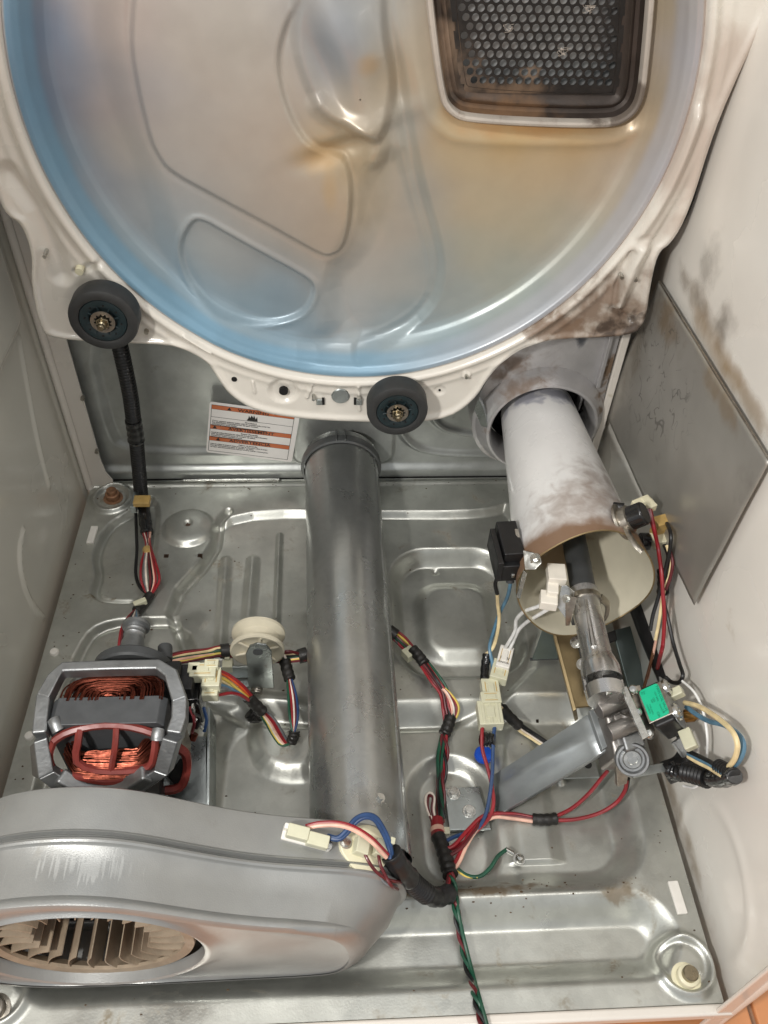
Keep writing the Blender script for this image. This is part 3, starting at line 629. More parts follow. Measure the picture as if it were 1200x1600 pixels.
# lint strands caught on the grille
for k, (px, py) in enumerate(((800, 52), (885, 88), (925, 20))):
    c = Vector((*[PD(px, py)[0]], -.083, PD(px, py)[1])); b = MB()
    pth = [c+Vector((random.uniform(-.003, .003)+i*.0008, -.0004*i-.0002, .0025*i-.005+random.uniform(-.003, .003))) for i in range(5)]
    for q_ in range(4):
        pth = [c+Vector((random.uniform(-.004, .004)+i*random.uniform(-.0012, .0014), -.0003*i-.0001, .0016*i-.004+random.uniform(-.0015, .0015))) for i in range(5)]
        b.tube(smooth_path(pth, 4), .00009, 4)
    o = b.build('lint_tuft', 'w_white', pg)
# studs, holes and tabs on the bulkhead
def stud(px, py, ln=.008, r=.0022, m='bolt_steel', parent=bulk, n=10):
    q = Py(px, py, YB-.001); mk('stud', m, lambda b: b.tube([q+Vector((0, .004, 0)), q+Vector((.0, -ln, -.001))], [r, r*.9], n), parent)
for a in ((72, 394), (969, 427), (991, 431), (728, 583), (490, 617), (561, 617)): stud(*a)
stud(1000, 397, .003, .004, 'white_plastic'); stud(125, 419, .006, .0045, 'cream_plastic'); stud(229, 516, .004, .0026, 'washer_steel')
def hole(px, py, r):
    q = Py(px, py, YB-.0012); mk('hole', 'void', lambda b: b.lathe([(0, .0), (r, .0), (r, .004)], q, (0, 1, 0), 20), bulk)
hole(443, 612, .0052)
q = Py(366, 593, YB-.0012); mk('hole', 'void', lambda b: b.lathe([(0, 0), (.0032, 0), (.0032, .004)], q, (0, 1, 0), 16), bulk)
q = Py(687, 610, YB+.0008); mk('hole', 'void', lambda b: b.lathe([(0, 0), (.0014, 0), (.0014, .004)], q, (0, 1, 0), 12), bulk)
q = Py(532, 619, YB-.002); mk('blank_disc', 'galv', lambda b: b.lathe([(0, -.0012), (.0095, -.001), (.0105, 0), (.0105, .003)], q, (0, 1, 0), 32), bulk)
for px, s_ in ((499, 1), (561, -1)):
    q = Py(px, 628, YB-.003)
    mk('tab', 'galv', lambda b: b.box(q, (.007, .003, .008)), bulk, .0008)
    mk('tab_slot', 'void', lambda b: b.box(q+Vector((.0045*s_, .0015, 0)), (.003, .003, .009)), bulk)
# roller wheels
def roller(px, py, label):
    c = Py(px, py, YB-.024); t = thing('drum_roller', c, label, 'roller wheel', 'drum support rollers')
    RO = .0345
    tyre = MB().lathe([(.0236, -.0120), (.0240, -.0142), (.0250, -.0148), (.0312, -.0146), (.0335, -.0134), (RO, -.0105), (RO, .006), (.0335, .009), (.022, .009)], c, (0, 1, 0), 64).build('tyre', 'rubber', t)
    hub = MB().lathe([(.0238, -.0120), (.0230, -.0138), (.0220, -.0140), (.0150, -.0130), (.0138, -.0120), (.0138, -.0085), (.006, -.0085), (.006, -.012)], c, (0, 1, 0), 48).build('hub', 'wheel_hub', t)
    for k in range(8):
        a = k*math.pi/4+.2; d = Vector((math.cos(a), 0, math.sin(a)))
        mk('hub_rib', 'wheel_hub', lambda b: b.tube([c+d*.0065+Vector((0, -.0125, 0)), c+d*.0165+Vector((0, -.0132, 0))], .0009, 6), hub)
        a += .39; d = Vector((math.cos(a), 0, math.sin(a)))
        mk('hub_slot', 'void', lambda b: b.tube([c+d*.0178+Vector((0, -.0124, 0)), c+d*.0178+Vector((0, -.0139, 0))], .0011, 8), hub)
    ws = MB(); n = 48; V = []
    for y_ in (-.0148, -.0158):
        for k in range(n):
            a = 2*math.pi*k/n; V.append(c+Vector((.0122*math.cos(a), y_, .0122*math.sin(a))))
        for k in range(n):
            a = 2*math.pi*k/n; r_ = .0072 if (k//2) % 2 else .0090; V.append(c+Vector((r_*math.cos(a), y_, r_*math.sin(a))))
    F = []
    for s0 in (0, 2*n): F += [(s0+k, s0+(k+1) % n, s0+n+(k+1) % n, s0+n+k) for k in range(n)]
    for o_ in (0, n): F += [(o_+k, o_+(k+1) % n, 2*n+o_+(k+1) % n, 2*n+o_+k) for k in range(n)]
    ws.add(V, F).build('toothed_washer', 'washer_steel', t)
    mk('retaining_nut', 'brass_steel', lambda b: b.tube([c+Vector((0, -.009, 0)), c+Vector((0, -.0185, -.0004))], .0072, 6), t, .0006)
    mk('shaft', 'brass_steel', lambda b: b.lathe([(.0044, .02), (.0044, -.0225), (.0036, -.0235), (.0036, -.0262), (.0026, -.0275), (0, -.0275)], c, (0, 1, 0), 20), t)
    return t
roller(165, 490, 'black rubber drum roller at the lower left of the white bulkhead')
roller(620, 632, 'black rubber drum roller above the grey exhaust duct')
# heat box behind the bulkhead
TC = Vector((.262, 0, .175))
hbx = thing('heat_box', (TC.x, -.09, .1), 'sooty grey metal heat box with round inlet around the white tube', 'heat box')
b = MB(); prof = [(.0645, -.05), (.0645, -.098), (.067, -.1015), (.070, -.1005), (.073, -.095), (.079, -.086), (.083, -.075), (.084, -.02)]
n = 96; V = []
for (r, y_) in prof:
    for k in range(n):
        a = 2*math.pi*k/n; w_ = 1+.018*math.sin(9*a)*math.exp(-((a-1.5)/.45)**2) if r < .066 else 1
        V.append((TC.x+r*w_*math.cos(a), y_, TC.z+r*w_*math.sin(a)))
b.add(V, [(i*n+k, i*n+(k+1) % n, (i+1)*n+(k+1) % n, (i+1)*n+k) for i in range(len(prof)-1) for k in range(n)])
b.build('collar', 'heatbox', hbx)
def hb_shell(b):
    o = chaikin([(.176, .18), (.186, .225), (.21, .26), (.21, .50), (.340, .50), (.340, .19), (.328, .135), (.30, .115), (.2, .12)], 2)
    b.prism(o, lambda x, z: (x, -.083, z), lambda x, z: (x, -.018, z))
# front shell with the inlet cut out: ring from the outline to the collar
o = chaikin([(.174, .16), (.182, .225), (.205, .27), (.205, .50), (.338, .50), (.338, .22), (.343, .165), (.325, .115), (.29, .094), (.235, .094), (.195, .115)], 2)
ang = sorted(range(len(o)), key=lambda i: math.atan2(o[i][1]-TC.z, o[i][0]-TC.x)); N_ = len(o)
V = [(x, -.0775, z) for x, z in o]+[(TC.x+.0815*math.cos(math.atan2(z-TC.z, x-TC.x)), -.0795, TC.z+.0815*math.sin(math.atan2(z-TC.z, x-TC.x))) for x, z in o]+[(x, -.015, z) for x, z in o]
F = [(i, (i+1) % N_, N_+(i+1) % N_, N_+i) for i in range(N_)]+[(i, (i+1) % N_, 2*N_+(i+1) % N_, 2*N_+i) for i in range(N_)]
MB().add(V, F).build('shell', 'heatbox', hbx)
mk('seam_flange', 'heatbox', lambda b: b.box((.325, -.082, .31), (.005, .010, .16)), hbx, .001)
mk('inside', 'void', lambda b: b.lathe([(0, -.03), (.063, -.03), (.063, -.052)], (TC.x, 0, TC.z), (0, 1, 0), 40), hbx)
fl = [Py(748, 622, -.10), Py(741, 640, -.10), Py(752, 666, -.10), Py(762, 668, -.10), Py(756, 640, -.10)]
b = MB(); b.add(list(fl)+[q+Vector((.002, .006, 0)) for q in fl], [(0, 1, 2, 3, 4), (9, 8, 7, 6, 5)]+[(i, (i+1) % 5, 5+(i+1) % 5, 5+i) for i in range(5)]); b.build('side_tab', 'galv', hbx)

gs_ = [Py(a, b_, YB+.012) for a, b_ in ((1205, 0), (1190, 35), (1172, 62), (1166, 88), (1146, 118), (1122, 165), (1104, 225), (1095, 262), (1078, 318), (1062, 352), (1040, 384))]  # black tube added along the gap, where only shade lies
gso = mk('gap_shade_tube', 'void', lambda b: b.tube(smooth_path(gs_, 5), .0026, 8)); tag(gso, 'dark tube added as the shade in the gap between bulkhead and right wall', 'gap_shade')
# ------------------------------------------------------------------ exhaust duct
duct = thing('exhaust_duct', (.012, -.3, .0), 'long round galvanised exhaust duct running front to back across the pan', 'exhaust duct')
b = MB(); n = 72; prof = []
D0 = Vector((.0095, -.02, .0575)); D1 = Vector((.0215, -.585, .0555))
st = [(0, .0512), (.02, .0512), (.028, .0505), (.20, .0500), (.60, .0487), (.90, .0478), (.935, .0478), (.94, .0485), (1, .0485)]
V = []
for t, r in st:
    c = D0.lerp(D1, t)
    for k in range(n):
        a = 2*math.pi*k/n; rr_ = r*(1+.004*math.sin(3*a+t*9)+.0025*math.sin(7*a-t*5)); V.append(c+Vector((math.cos(a)*rr_, 0, math.sin(a)*rr_)))
b.add(V, [(i*n+k, i*n+(k+1) % n, (i+1)*n+(k+1) % n, (i+1)*n+k) for i in range(len(st)-1) for k in range(n)])
pipe = b.build('pipe', 'galv_duct', duct)
a0 = R(28)
mk('lap_seam', 'galv_duct', lambda b: b.tube([D0.lerp(D1, t)+Vector((math.cos(a0)*r, 0, math.sin(a0)*r)) for t, r in st], .0013, 6), duct)
mk('collar', 'collar_grey', lambda b: b.lathe([(.0515, -.012), (.0545, -.011), (.0560, -.006), (.0555, 0), (.0515, .002)], (.0095, -.034, .0575), (0, 1, 0), 72), duct)
for dx_ in (-.006, .006):
    mk('collar_rib', 'collar_grey', lambda b: b.box((.0095+dx_, -.036, .1125), (.0022, .020, .006)), duct, .0006)
q = Pz(594, 1247, .098); mk('screw', 'bolt_steel', lambda b: b.hexnut(q, (.3, 0, .95), .0032, .004), duct)

# ------------------------------------------------------------------ blower housing
hou = thing('blower_housing', (-.1, -.62, 0), 'grey scroll-shaped blower housing across the bottom left of the pan', 'blower housing')
top = [(-.330, .085), (-.322, .135), (-.300, .168), (-.272, .190), (-.248, .199), (-.220, .203), (-.195, .202), (-.170, .196), (-.145, .184), (-.117, .167), (-.085, .150), (-.055, .138), (-.020, .129), (.015, .120), (.040, .108), (.056, .090), (.064, .066), (.062, .042), (.050, .022), (.028, .010), (-.02, .006), (-.10, .004), (-.20, .002), (-.27, .006), (-.31, .030), (-.326, .055)]
prof = chaikin(top, 2); NP = len(prof); IC = (-.205, .0955)
def xmaxf(y): return float(np.interp(-y, [.56, .60, .618, .632, .645, .655, .662, .668], [.067, .067, .064, .058, .047, .036, .024, .012]))
def ring_at(y, inset):
    xm = xmaxf(y); out = []
    for i, (x, z) in enumerate(prof):
        p0 = prof[i-1]; p1 = prof[(i+1) % NP]; tx, tz = p1[0]-p0[0], p1[1]-p0[1]; l = math.hypot(tx, tz)+1e-9
        nx_, nz_ = -tz/l, tx/l                       # outward
        if (x-IC[0]*.6)*nx_+(z-.09)*nz_ < 0: nx_, nz_ = -nx_, -nz_
        x, z = x-nx_*inset, z-nz_*inset
        if x > -.04: x = -.04+(x+.04)*(xm+.04)/(.067+.04)
        out.append((x, y, z))
    return out
def shell(name, stn, mt, parent, caps=False):
    V = []; 
    for y, i_ in stn: V += ring_at(y, i_)
    F = [(i*NP+k, i*NP+(k+1) % NP, (i+1)*NP+(k+1) % NP, (i+1)*NP+k) for i in range(len(stn)-1) for k in range(NP)]
    if caps: F.append(tuple(range(NP)))
    return MB().add(V, F).build(name, mt, parent, ang=42)
shell('rear_shell', [(-.5715, .012), (-.5718, .003), (-.5735, .0006), (-.578, 0), (-.6080, 0), (-.6092, -.0018), (-.6106, -.0022), (-.6110, .002), (-.6111, .006)], 'housing_grey', hou, True)
fs = [(-.6112, .006), (-.6113, .0030), (-.6128, .0024), (-.6140, .0000), (-.6150, -.0016), (-.6168, -.0020), (-.6184, -.0010), (-.6192, .0020), (-.6200, .0026), (-.640, .0026), (-.6570, .0024), (-.6582, .0012), (-.6600, -.0008), (-.6628, -.0020), (-.6655, -.0014), (-.6670, .0012), (-.6672, .005)]
shell('front_shell', fs, 'housing_grey', hou)
# front face: from the rolled edge to the inlet
orng = ring_at(-.6668, .004); IRm = .0965
def face_levels():
    V = []; lv = [(1.0, -.6662), (.90, -.6640), (.55, -.6630), (.20, -.6632), (.08, -.6645), (.03, -.6668), (0, -.6672), (-.02, -.6660), (-.03, -.656)]
    for t, y in lv:
        for (x, y0, z) in orng:
            a = math.atan2(z-IC[1], x-IC[0]); ix, iz = IC[0]+IRm*math.cos(a), IC[1]+IRm*.895*math.sin(a)
            if t >= 0: V.append((ix+(x-ix)*t, y, iz+(z-iz)*t))
            else: V.append((ix+(IC[0]-ix)*-t*1.2, y, iz+(IC[1]-iz)*-t*1.2))
    return V, len(lv)
V, nl = face_levels()
MB().add(V, [(i*NP+k, i*NP+(k+1) % NP, (i+1)*NP+(k+1) % NP, (i+1)*NP+k) for i in range(nl-1) for k in range(NP)]).build('inlet_face', 'housing_grey', hou, ang=50)
# blower wheel
fan = thing('blower_fan', (IC[0], -.63, IC[1]-.078), 'dusty beige blower fan with many blades seen through the housing inlet', 'fan')
FCc = Vector((IC[0], 0, IC[1]))
mk('rear_disc', 'fan_plastic', lambda b: b.lathe([(.010, -.598), (.05, -.600), (.0835, -.602), (.0845, -.600), (.0835, -.598), (.01, -.594)], FCc, (0, 1, 0), 72, True), fan)
mk('front_ring', 'fan_plastic', lambda b: b.lathe([(.0765, -.6570), (.0845, -.6580), (.0855, -.656), (.0855, -.648), (.0835, -.648), (.0765, -.654)], FCc, (0, 1, 0), 72, True), fan)
mk('hub', 'fan_plastic', lambda b: b.lathe([(0, -.622), (.014, -.622), (.018, -.618), (.022, -.600)], FCc, (0, 1, 0), 40), fan)
NB = 24; bl_me = None
for k in range(NB):
    if bl_me is None:
        b = MB(); V = []; ns = 7
        for y_ in (-.600, -.6560):
            for side in (0, 1):
                for i in range(ns):
                    t = i/(ns-1); r_ = .048+.0365*t; a_ = -.045*(t-.1)**2*4-.10*max(0, .25-t)*4*.5+side*(.022-.008*t); V.append((r_*math.sin(a_), y_, r_*math.cos(a_)))
        F = []
        for side in (0, 1): F += [(side*ns+i, side*ns+i+1, 2*ns+side*ns+i+1, 2*ns+side*ns+i) for i in range(ns-1)]
        for o_ in (0, 2*ns): F += [(o_+i, o_+i+1, o_+ns+i+1, o_+ns+i) for i in range(ns-1)]
        F += [(0, ns, 3*ns, 2*ns), (ns-1, 2*ns-1, 4*ns-1, 3*ns-1)]
        o = b.add(V, F).build('blade', 'fan_plastic', fan); bl_me = o.data
    else:
        o = bpy.data.objects.new('blade', bl_me); COL.objects.link(o); o.parent = fan; o.matrix_parent_inverse = Matrix.Translation(fan.location).inverted()
    o.location = FCc; o.rotation_euler = (0, 2*math.pi*k/NB, 0)

# thermal cut-out and thermistor on the housing
th1 = thing('thermal_fuse', Py(478, 1303, -.597), 'white strip thermal fuse with two nylon plugs on the blower housing', 'thermal fuse')
def housing_pt(px, py, lift=.0):                 # point on the housing's top
    for zz_ in np.linspace(.24, .0, 481):
        q = Pz(px, py, zz_)
        xs = [(x, z) for (x, y, z) in ring_at(max(-.66, min(-.575, q.y)), 0) if z > .03]
        xs.sort(); zt = float(np.interp(q.x, [a for a, _ in xs], [c for _, c in xs])) if q.x < .05 else float(np.interp(q.x, [a for a, _ in xs], [c for _, c in xs]))
        if q.z <= zt+lift: return q
    return q
h0, h1 = housing_pt(440, 1302), housing_pt(516, 1322)
M_ = frame((h0+h1)/2, h1-h0, (0.1, -.15, 1)); LN = (h1-h0).length
def loc(M, x, y, z): return M@Vector((x, y, z))
mk('base_strip', 'white_plastic', lambda b: b.box(M_@Vector((0, 0, .002)), (LN, .011, .005), M_.to_3x3()), th1, .0018, seg=3)
mk('end_post', 'white_plastic', lambda b: b.box(M_@Vector((-LN*.45, .004, .008)), (.005, .005, .010), M_.to_3x3()), th1, .001)
mk('plug', 'nylon', lambda b: b.box(M_@Vector((-LN*.22, .001, .011)), (.019, .011, .010), M_.to_3x3()), th1, .0012)
mk('plug', 'nylon', lambda b: b.box(M_@Vector((LN*.20, -.001, .010)), (.019, .011, .010), M_.to_3x3()), th1, .0012)
mk('screw', 'bolt_steel', lambda b: b.hexnut(M_@Vector((LN*.42, -.001, .004)), M_.to_3x3()@Vector((0, 0, 1)), .0032, .002), th1)
c2 = housing_pt(566, 1326); h2, h3 = housing_pt(530, 1316), housing_pt(604, 1342)
th2 = thing('thermistor', c2, 'cream oval thermistor plate with screw on the blower housing end', 'thermistor')
M2 = frame((h2+h3)/2+Vector((0, 0, .001)), h3-h2, (.25, -.1, 1)); LN = (h3-h2).length
ov = chaikin([(-LN*.5, .004), (-LN*.42, .010), (-.004, .022), (.010, .022), (LN*.5, .008), (LN*.5, -.006), (.012, -.020), (-.004, -.021), (-LN*.42, -.010), (-LN*.5, -.004)], 2)
mk('plate', 'cream_plastic', lambda b: b.prism(ov, lambda x, y: M2@Vector((x, y, .004)), lambda x, y: M2@Vector((x, y, -.003))), th2, .001)
mk('screw', 'bolt_steel', lambda b: b.hexnut(M2@Vector((-LN*.40, 0, .004)), M2.to_3x3()@Vector((0, 0, 1)), .0040, .003), th2)
for ox, oy, sx in ((-.006, -.001, .012), (.012, .003, .012)):
    mk('plug', 'nylon', lambda b: b.box(M2@Vector((ox, oy, .009)), (sx, .014, .011), M2.to_3x3()), th2, .001)
mk('clip_post', 'nylon', lambda b: b.box(M2@Vector((.019, .010, .012)), (.005, .006, .013), M2.to_3x3()), th2, .001)

# ------------------------------------------------------------------ drive motor
mo = thing('drive_motor', (-.21, -.48, 0), 'drive motor with cast frame, dark core and copper windings', 'motor')
ST = .166                                                   # top of the stator
c_a, c_b = Pz(77, 1109, ST), Pz(258, 1109, ST)
cxm = (c_a.x+c_b.x)/2; hwm = (c_b.x-c_a.x)/2; cym = (c_a.y+c_b.y)/2
y_b = Pz(170, 1088, ST).y; y_f = Pz(170, 1131, ST).y
def octo(hw, z0, z1, ch): return [(-hw, z0+ch), (-hw, z1-ch), (-hw+ch, z1), (hw-ch, z1), (hw, z1-ch), (hw, z0+ch), (hw-ch, z0), (-hw+ch, z0)]
mk('stator_core', 'laminate', lambda b: b.prism(octo(hwm, .045, ST, .006), lambda x, z: (cxm+x, y_f, z), lambda x, z: (cxm+x, y_b, z)), mo, .001)
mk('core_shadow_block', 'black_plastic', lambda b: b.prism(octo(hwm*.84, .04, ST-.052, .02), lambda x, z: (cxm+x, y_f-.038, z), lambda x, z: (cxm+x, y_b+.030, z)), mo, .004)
# rear winding: a fat oval hank of copper
def hank(name, wires, r):
    b = MB()
    for pth in wires: b.tube(pth, r, 5)
    o = b.build(name, 'copper', mo); o['kind'] = 'stuff'; return o
wr_ = []
for i in range(13):
    for j in range(5):
        f = .20+.8*(i/12)+random.uniform(-.025, .025); hw_ = .045*f; dp = .034*f**.9
        zt = ST-.004-j*.0035+random.uniform(-.0012, .0012)-.010*(1-f)*0
        ph = random.uniform(-.004, .004); pts = []
        for k in range(19):
            t = math.pi*k/18; e_ = .55
            cx_ = math.copysign(abs(math.cos(t))**e_, math.cos(t)); sy_ = abs(math.sin(t))**e_
            pts.append((cxm+ph+hw_*cx_, y_b-.004+dp*sy_+random.uniform(-.0006, .0006), zt-.012*sy_**2*(f-.1)+.004+random.uniform(-.0004, .0004)))
        wr_.append(pts)
hank('rear_winding', wr_, .00085)
wf = []
for i in range(70):
    f = random.random(); a = R(12)+f*R(80); rr_ = .026+random.uniform(-.003, .003)
    y_ = y_f-.004-rr_*math.sin(a)*1.05; z_ = ST-.050+rr_*math.cos(a)*.8
    hw_ = .044-.010*abs(f-.5); tl = random.uniform(-.004, .004)
    pts = [(cxm+hw_*math.copysign(abs(t)**.9, t)+random.uniform(-.001, .001), y_+.022*max(0, abs(t)-.62)/.38*1.0+random.uniform(-.0005, .0005), z_+tl*t-.016*max(0, abs(t)-.7)+random.uniform(-.0004, .0004)) for t in np.linspace(-1, 1, 17)]
    wf.append(pts)
hank('front_winding', wf, .00085)
# cast end frames as one beam loop over the motor
def beam(name, pts, w_, h_, mt, parent, bevel=.002, k=1, up=(0, 0, 1)):
    b = MB(); P_ = smooth_path(pts, k) if k > 1 else [Vector(q) for q in pts]
    N_ = len(P_); V = []
    for i in range(N_):
        T = (P_[min(i+1, N_-1)]-P_[max(i-1, 0)]).normalized(); u_ = Vector(up); sd = T.cross(u_).normalized(); un = sd.cross(T)
        ww = w_[i] if hasattr(w_, '__len__') else w_; hh = h_[i] if hasattr(h_, '__len__') else h_
        for a, c in ((-1, -1), (1, -1), (1, 1), (-1, 1)): V.append(P_[i]+sd*a*ww/2+un*c*hh/2)
    F = [(i*4+q, i*4+(q+1) % 4, (i+1)*4+(q+1) % 4, (i+1)*4+q) for i in range(N_-1) for q in range(4)]+[(3, 2, 1, 0), tuple((N_-1)*4+q for q in range(4))]
    return b.add(V, F).build(name, mt, parent, bevel)
zt = ST+.002
rear = beam('rear_end_frame', [Pz(70, 1092, zt-.004), Pz(86, 1062, zt), Pz(100, 1047, zt), Pz(180, 1044, zt), Pz(248, 1043, zt), Pz(268, 1056, zt), Pz(282, 1098, zt-.004)], [.013, .012, .011, .011, .011, .013, .014], .014, 'cast_alu', mo)
mk('rear_bell', 'cast_alu', lambda b: b.prism(octo(.052, .03, zt-.01, .022), lambda x, z: (cxm+x, -.436, z), lambda x, z: (cxm+x, -.428, z)), mo, .002)
lf = [Pz(71, 1088, zt-.005), Pz(66, 1130, zt-.008), Pz(64, 1150, zt-.010)]
beam('side_arm', lf, .013, .016, 'cast_alu', mo, .002)
rt = [Pz(282, 1092, zt-.005), Pz(281, 1125, zt-.008), Pz(273, 1150, zt-.010)]
beam('side_arm', rt, .014, .016, 'cast_alu', mo, .002)
# chamfered pads of the front frame
def pad(pts, thick, mt, name, parent, bevel=.0015):
    P_ = [Pz(*q) for q in pts]; c = sum(P_, Vector())/len(P_); nrm = (P_[1]-P_[0]).cross(P_[2]-P_[0]).normalized()
    if nrm.z < 0: nrm = -nrm
    n = len(P_); b = MB(); b.add([q for q in P_]+[q-nrm*thick for q in P_], [tuple(range(n)), tuple(range(n, 2*n))[::-1]]+[(i, (i+1) % n, n+(i+1) % n, n+i) for i in range(n)])
    return b.build(name, mt, parent, bevel)
pad([(253, 1153, zt-.004), (277, 1160, zt-.004), (262, 1212, zt-.032), (240, 1204, zt-.030)], .013, 'cast_alu', 'corner_pad', mo)
pad([(262, 1212, zt-.032), (240, 1204, zt-.030), (196, 1232, zt-.052), (222, 1240, zt-.054)], .012, 'cast_alu', 'corner_web', mo)
pad([(52, 1160, zt-.008), (74, 1152, zt-.008), (84, 1206, zt-.032), (60, 1218, zt-.036)], .013, 'cast_alu', 'corner_pad', mo)
pad([(60, 1218, zt-.036), (84, 1206, zt-.032), (128, 1234, zt-.054), (92, 1242, zt-.060)], .012, 'cast_alu', 'corner_web', mo)
beam('front_end_frame', [Pz(92, 1212, zt-.040), Pz(120, 1229, zt-.050), Pz(155, 1236, zt-.056), Pz(195, 1230, zt-.052), Pz(232, 1208, zt-.036)], .015, .014, 'cast_alu', mo, .003, 4)
pad([(46, 1166, zt-.022), (53, 1160, zt-.010), (60, 1218, zt-.040), (50, 1212, zt-.050)], .01, 'cast_dark', 'pad_side', mo, .001)
for q_ in (((84, 1125), (92, 1142)), ((248, 1140), (246, 1156))):
    p0, p1 = Pz(*q_[0], zt-.004), Pz(*q_[1], zt-.008); mk('bolt_boss', 'cast_alu', lambda b: b.tube(smooth_path([p0, (p0+p1)/2+Vector((0, 0, .001)), p1]), .006, 12), mo)
# red cage over the front winding
def rtube(px3, r_, name='cage_bar', closed=False, mt='red_plastic', par=mo, k=3, n=6):
    P_ = [Pz(*q) for q in px3]
    if closed: P_ = P_+[P_[0]]
    return mk(name, mt, lambda b: b.tube(smooth_path(P_, k), r_, n), par)
za, zb = ST-.004, ST-.036
rtube([(84, 1158, za-.006), (100, 1147, za-.002), (128, 1138, za), (165, 1133, za+.001), (205, 1136, za), (240, 1146, za-.002), (243, 1152, za-.004), (238, 1190, za-.022), (225, 1200, za-.030), (196, 1205, zb), (150, 1204, zb), (120, 1190, zb+.010), (122, 1160, za-.006), (125, 1140, za)], .0036, 'cage_rim', k=2)
rtube([(182, 1135, za), (180, 1165, za-.008), (174, 1204, zb)], .0030)
rtube([(84, 1158, za-.006), (78, 1180, za-.020), (86, 1203, za-.036), (120, 1213, zb-.004), (165, 1222, zb-.010), (215, 1214, zb-.006), (236, 1194, za-.028)], .0032, k=3)
pad([(122, 1212, zb-.006), (165, 1206, zb-.002), (215, 1208, zb-.006), (190, 1226, zb-.018), (150, 1226, zb-.018)], .004, 'red_plastic', 'cage_floor', mo)
rtube([(278, 1168, .12), (291, 1180, .11), (292, 1205, .095), (281, 1230, .08), (250, 1236, .078)], .0045, 'lower_cage')
pad([(262, 1215, .085), (284, 1180, .10), (290, 1205, .09), (276, 1232, .075)], .01, 'black_plastic', 'lower_opening', mo)
# switch block, rear pulley, belt ring
def obox(name, px3, d, mt, par, bevel=.001, rz=0, rx=0): 
    q = Pz(*px3); return mk(name, mt, lambda b: b.box(q, d, Matrix.Rotation(rz, 3, 'Z')@Matrix.Rotation(rx, 3, 'X')), par, bevel)
obox('switch_body', (288, 1070, .125), (.022, .030, .030), 'black_plastic', mo, .002)
obox('switch_lower', (300, 1095, .10), (.022, .026, .045), 'black_gloss', mo, .002)
obox('switch_cap', (270, 1048, .145), (.016, .018, .010), 'black_plastic', mo, .002)
obox('terminal_blade', (302, 1108, .125), (.0022, .006, .012), 'bolt_steel', mo, .0004)
obox('terminal_blade', (311, 1130, .10), (.003, .014, .006), 'bolt_steel', mo, .0004, .6)
rtube([(296, 1105, .12), (304, 1125, .115), (300, 1145, .10)], .0018, 'jumper', mt='w_dark_red'); rtube([(318, 1105, .11), (323, 1125, .10), (319, 1143, .09)], .0018, 'jumper', mt='w_blue')
rtube([(300, 1115, .118), (312, 1122, .11), (306, 1138, .10)], .0022, 'jumper', mt='w_black'); mk('copper_stub', 'copper', lambda b: b.tube([Pz(300, 1156, .075), Pz(304, 1146, .08)], .004, 12), mo)
pc_ = Pz(206, 1032, .128); pc_.y = -.408
mk('belt_ring', 'dark_grey', lambda b: b.lathe([(.024, -.006), (.038, -.006), (.040, -.004), (.040, .004), (.038, .006), (.024, .006)], Vector((cxm+.004, -.408, .118)), (0, 1, 0), 48, True), mo)
mk('belt_arm', 'dark_grey', lambda b: b.tube(smooth_path([Pz(225, 1026, .135), Pz(243, 1028, .13), Pz(256, 1022, .13)]), .006, 10), mo)
mk('belt_arm_end', 'dark_grey', lambda b: b.tube([Pz(258, 1032, .128), Pz(258, 1010, .128)], .0075, 16), mo, .001)
sc_ = Pz(210, 993, .118)
mk('drive_pulley', 'cast_alu', lambda b: b.lathe([(0, .016), (.0085, .016), (.0145, .014), (.0145, .010), (.0105, .009), (.0105, .006), (.0112, .005), (.0105, .004), (.0105, .001), (.0112, 0), (.0105, -.001), (.0105, -.006), (.012, -.010), (.012, -.05)], sc_, (0, 1, 0), 32), mo)
# mounting plate right of the motor
pad([(272, 1150, .03), (322, 1150, .03), (324, 1262, .012), (236, 1262, .012)], .006, 'galv', 'mount_foot', mo, .001)
pad([(324, 1105, .048), (328, 1105, .048), (327, 1262, .022), (322, 1262, .022)], .05, 'galv', 'mount_plate', mo, .0005)
pad([(284, 1110, .10), (298, 1160, .08), (296, 1225, .055), (284, 1190, .08)], .003, 'washer_steel', 'insulation_strip', mo, .001)

# ------------------------------------------------------------------ idler pulley
idl = thing('idler_pulley', (-.085, -.35, 0), 'cream grooved idler pulley on a galvanised bracket left of the duct', 'idler pulley')
ic = Pz(403, 1003, .062)
wh = mk('wheel', 'pulley_plastic', lambda b: b.lathe([(0.0088, -0.0120), (0.0176, -0.0105), (0.0229, -0.0120), (0.0286, -0.0140), (0.0304, -0.0130), (0.0304, -0.0095), (0.0238, -0.0050), (0.0224, 0.0000), (0.0238, 0.0050), (0.0304, 0.0095), (0.0304, 0.0130), (0.0286, 0.0140), (0.0088, 0.0120)], ic, (0, 1, 0), 64), idl)
for k in range(6):
    a = k*math.pi/3+.3; d = Vector((math.cos(a), 0, math.sin(a)))
    mk('spoke', 'pulley_plastic', lambda b: b.tube([ic+d*.010+Vector((0, -.0125, 0)), ic+d*.0255+Vector((0, -.0125, 0))], .0016, 6), wh)
bo = [Py(386, 1040, -.372), Py(384, 1022, -.372), Py(390, 1010, -.372), Py(402, 1006, -.372), Py(416, 1008, -.372), Py(424, 1018, -.372), Py(426, 1040, -.372), Py(428, 1075, -.372), Py(388, 1075, -.372)]
mk('bracket', 'galv', lambda b: b.prism([(q.x, q.z) for q in bo], lambda x, z: (x, -.372, z), lambda x, z: (x, -.3695, z)), idl, .0008)
q = Py(403, 1019, -.3724); mk('bracket_hole', 'dark_grey', lambda b: b.lathe([(0, -.0004), (.0055, -.0004), (.0055, .001)], q, (0, 1, 0), 24), idl)
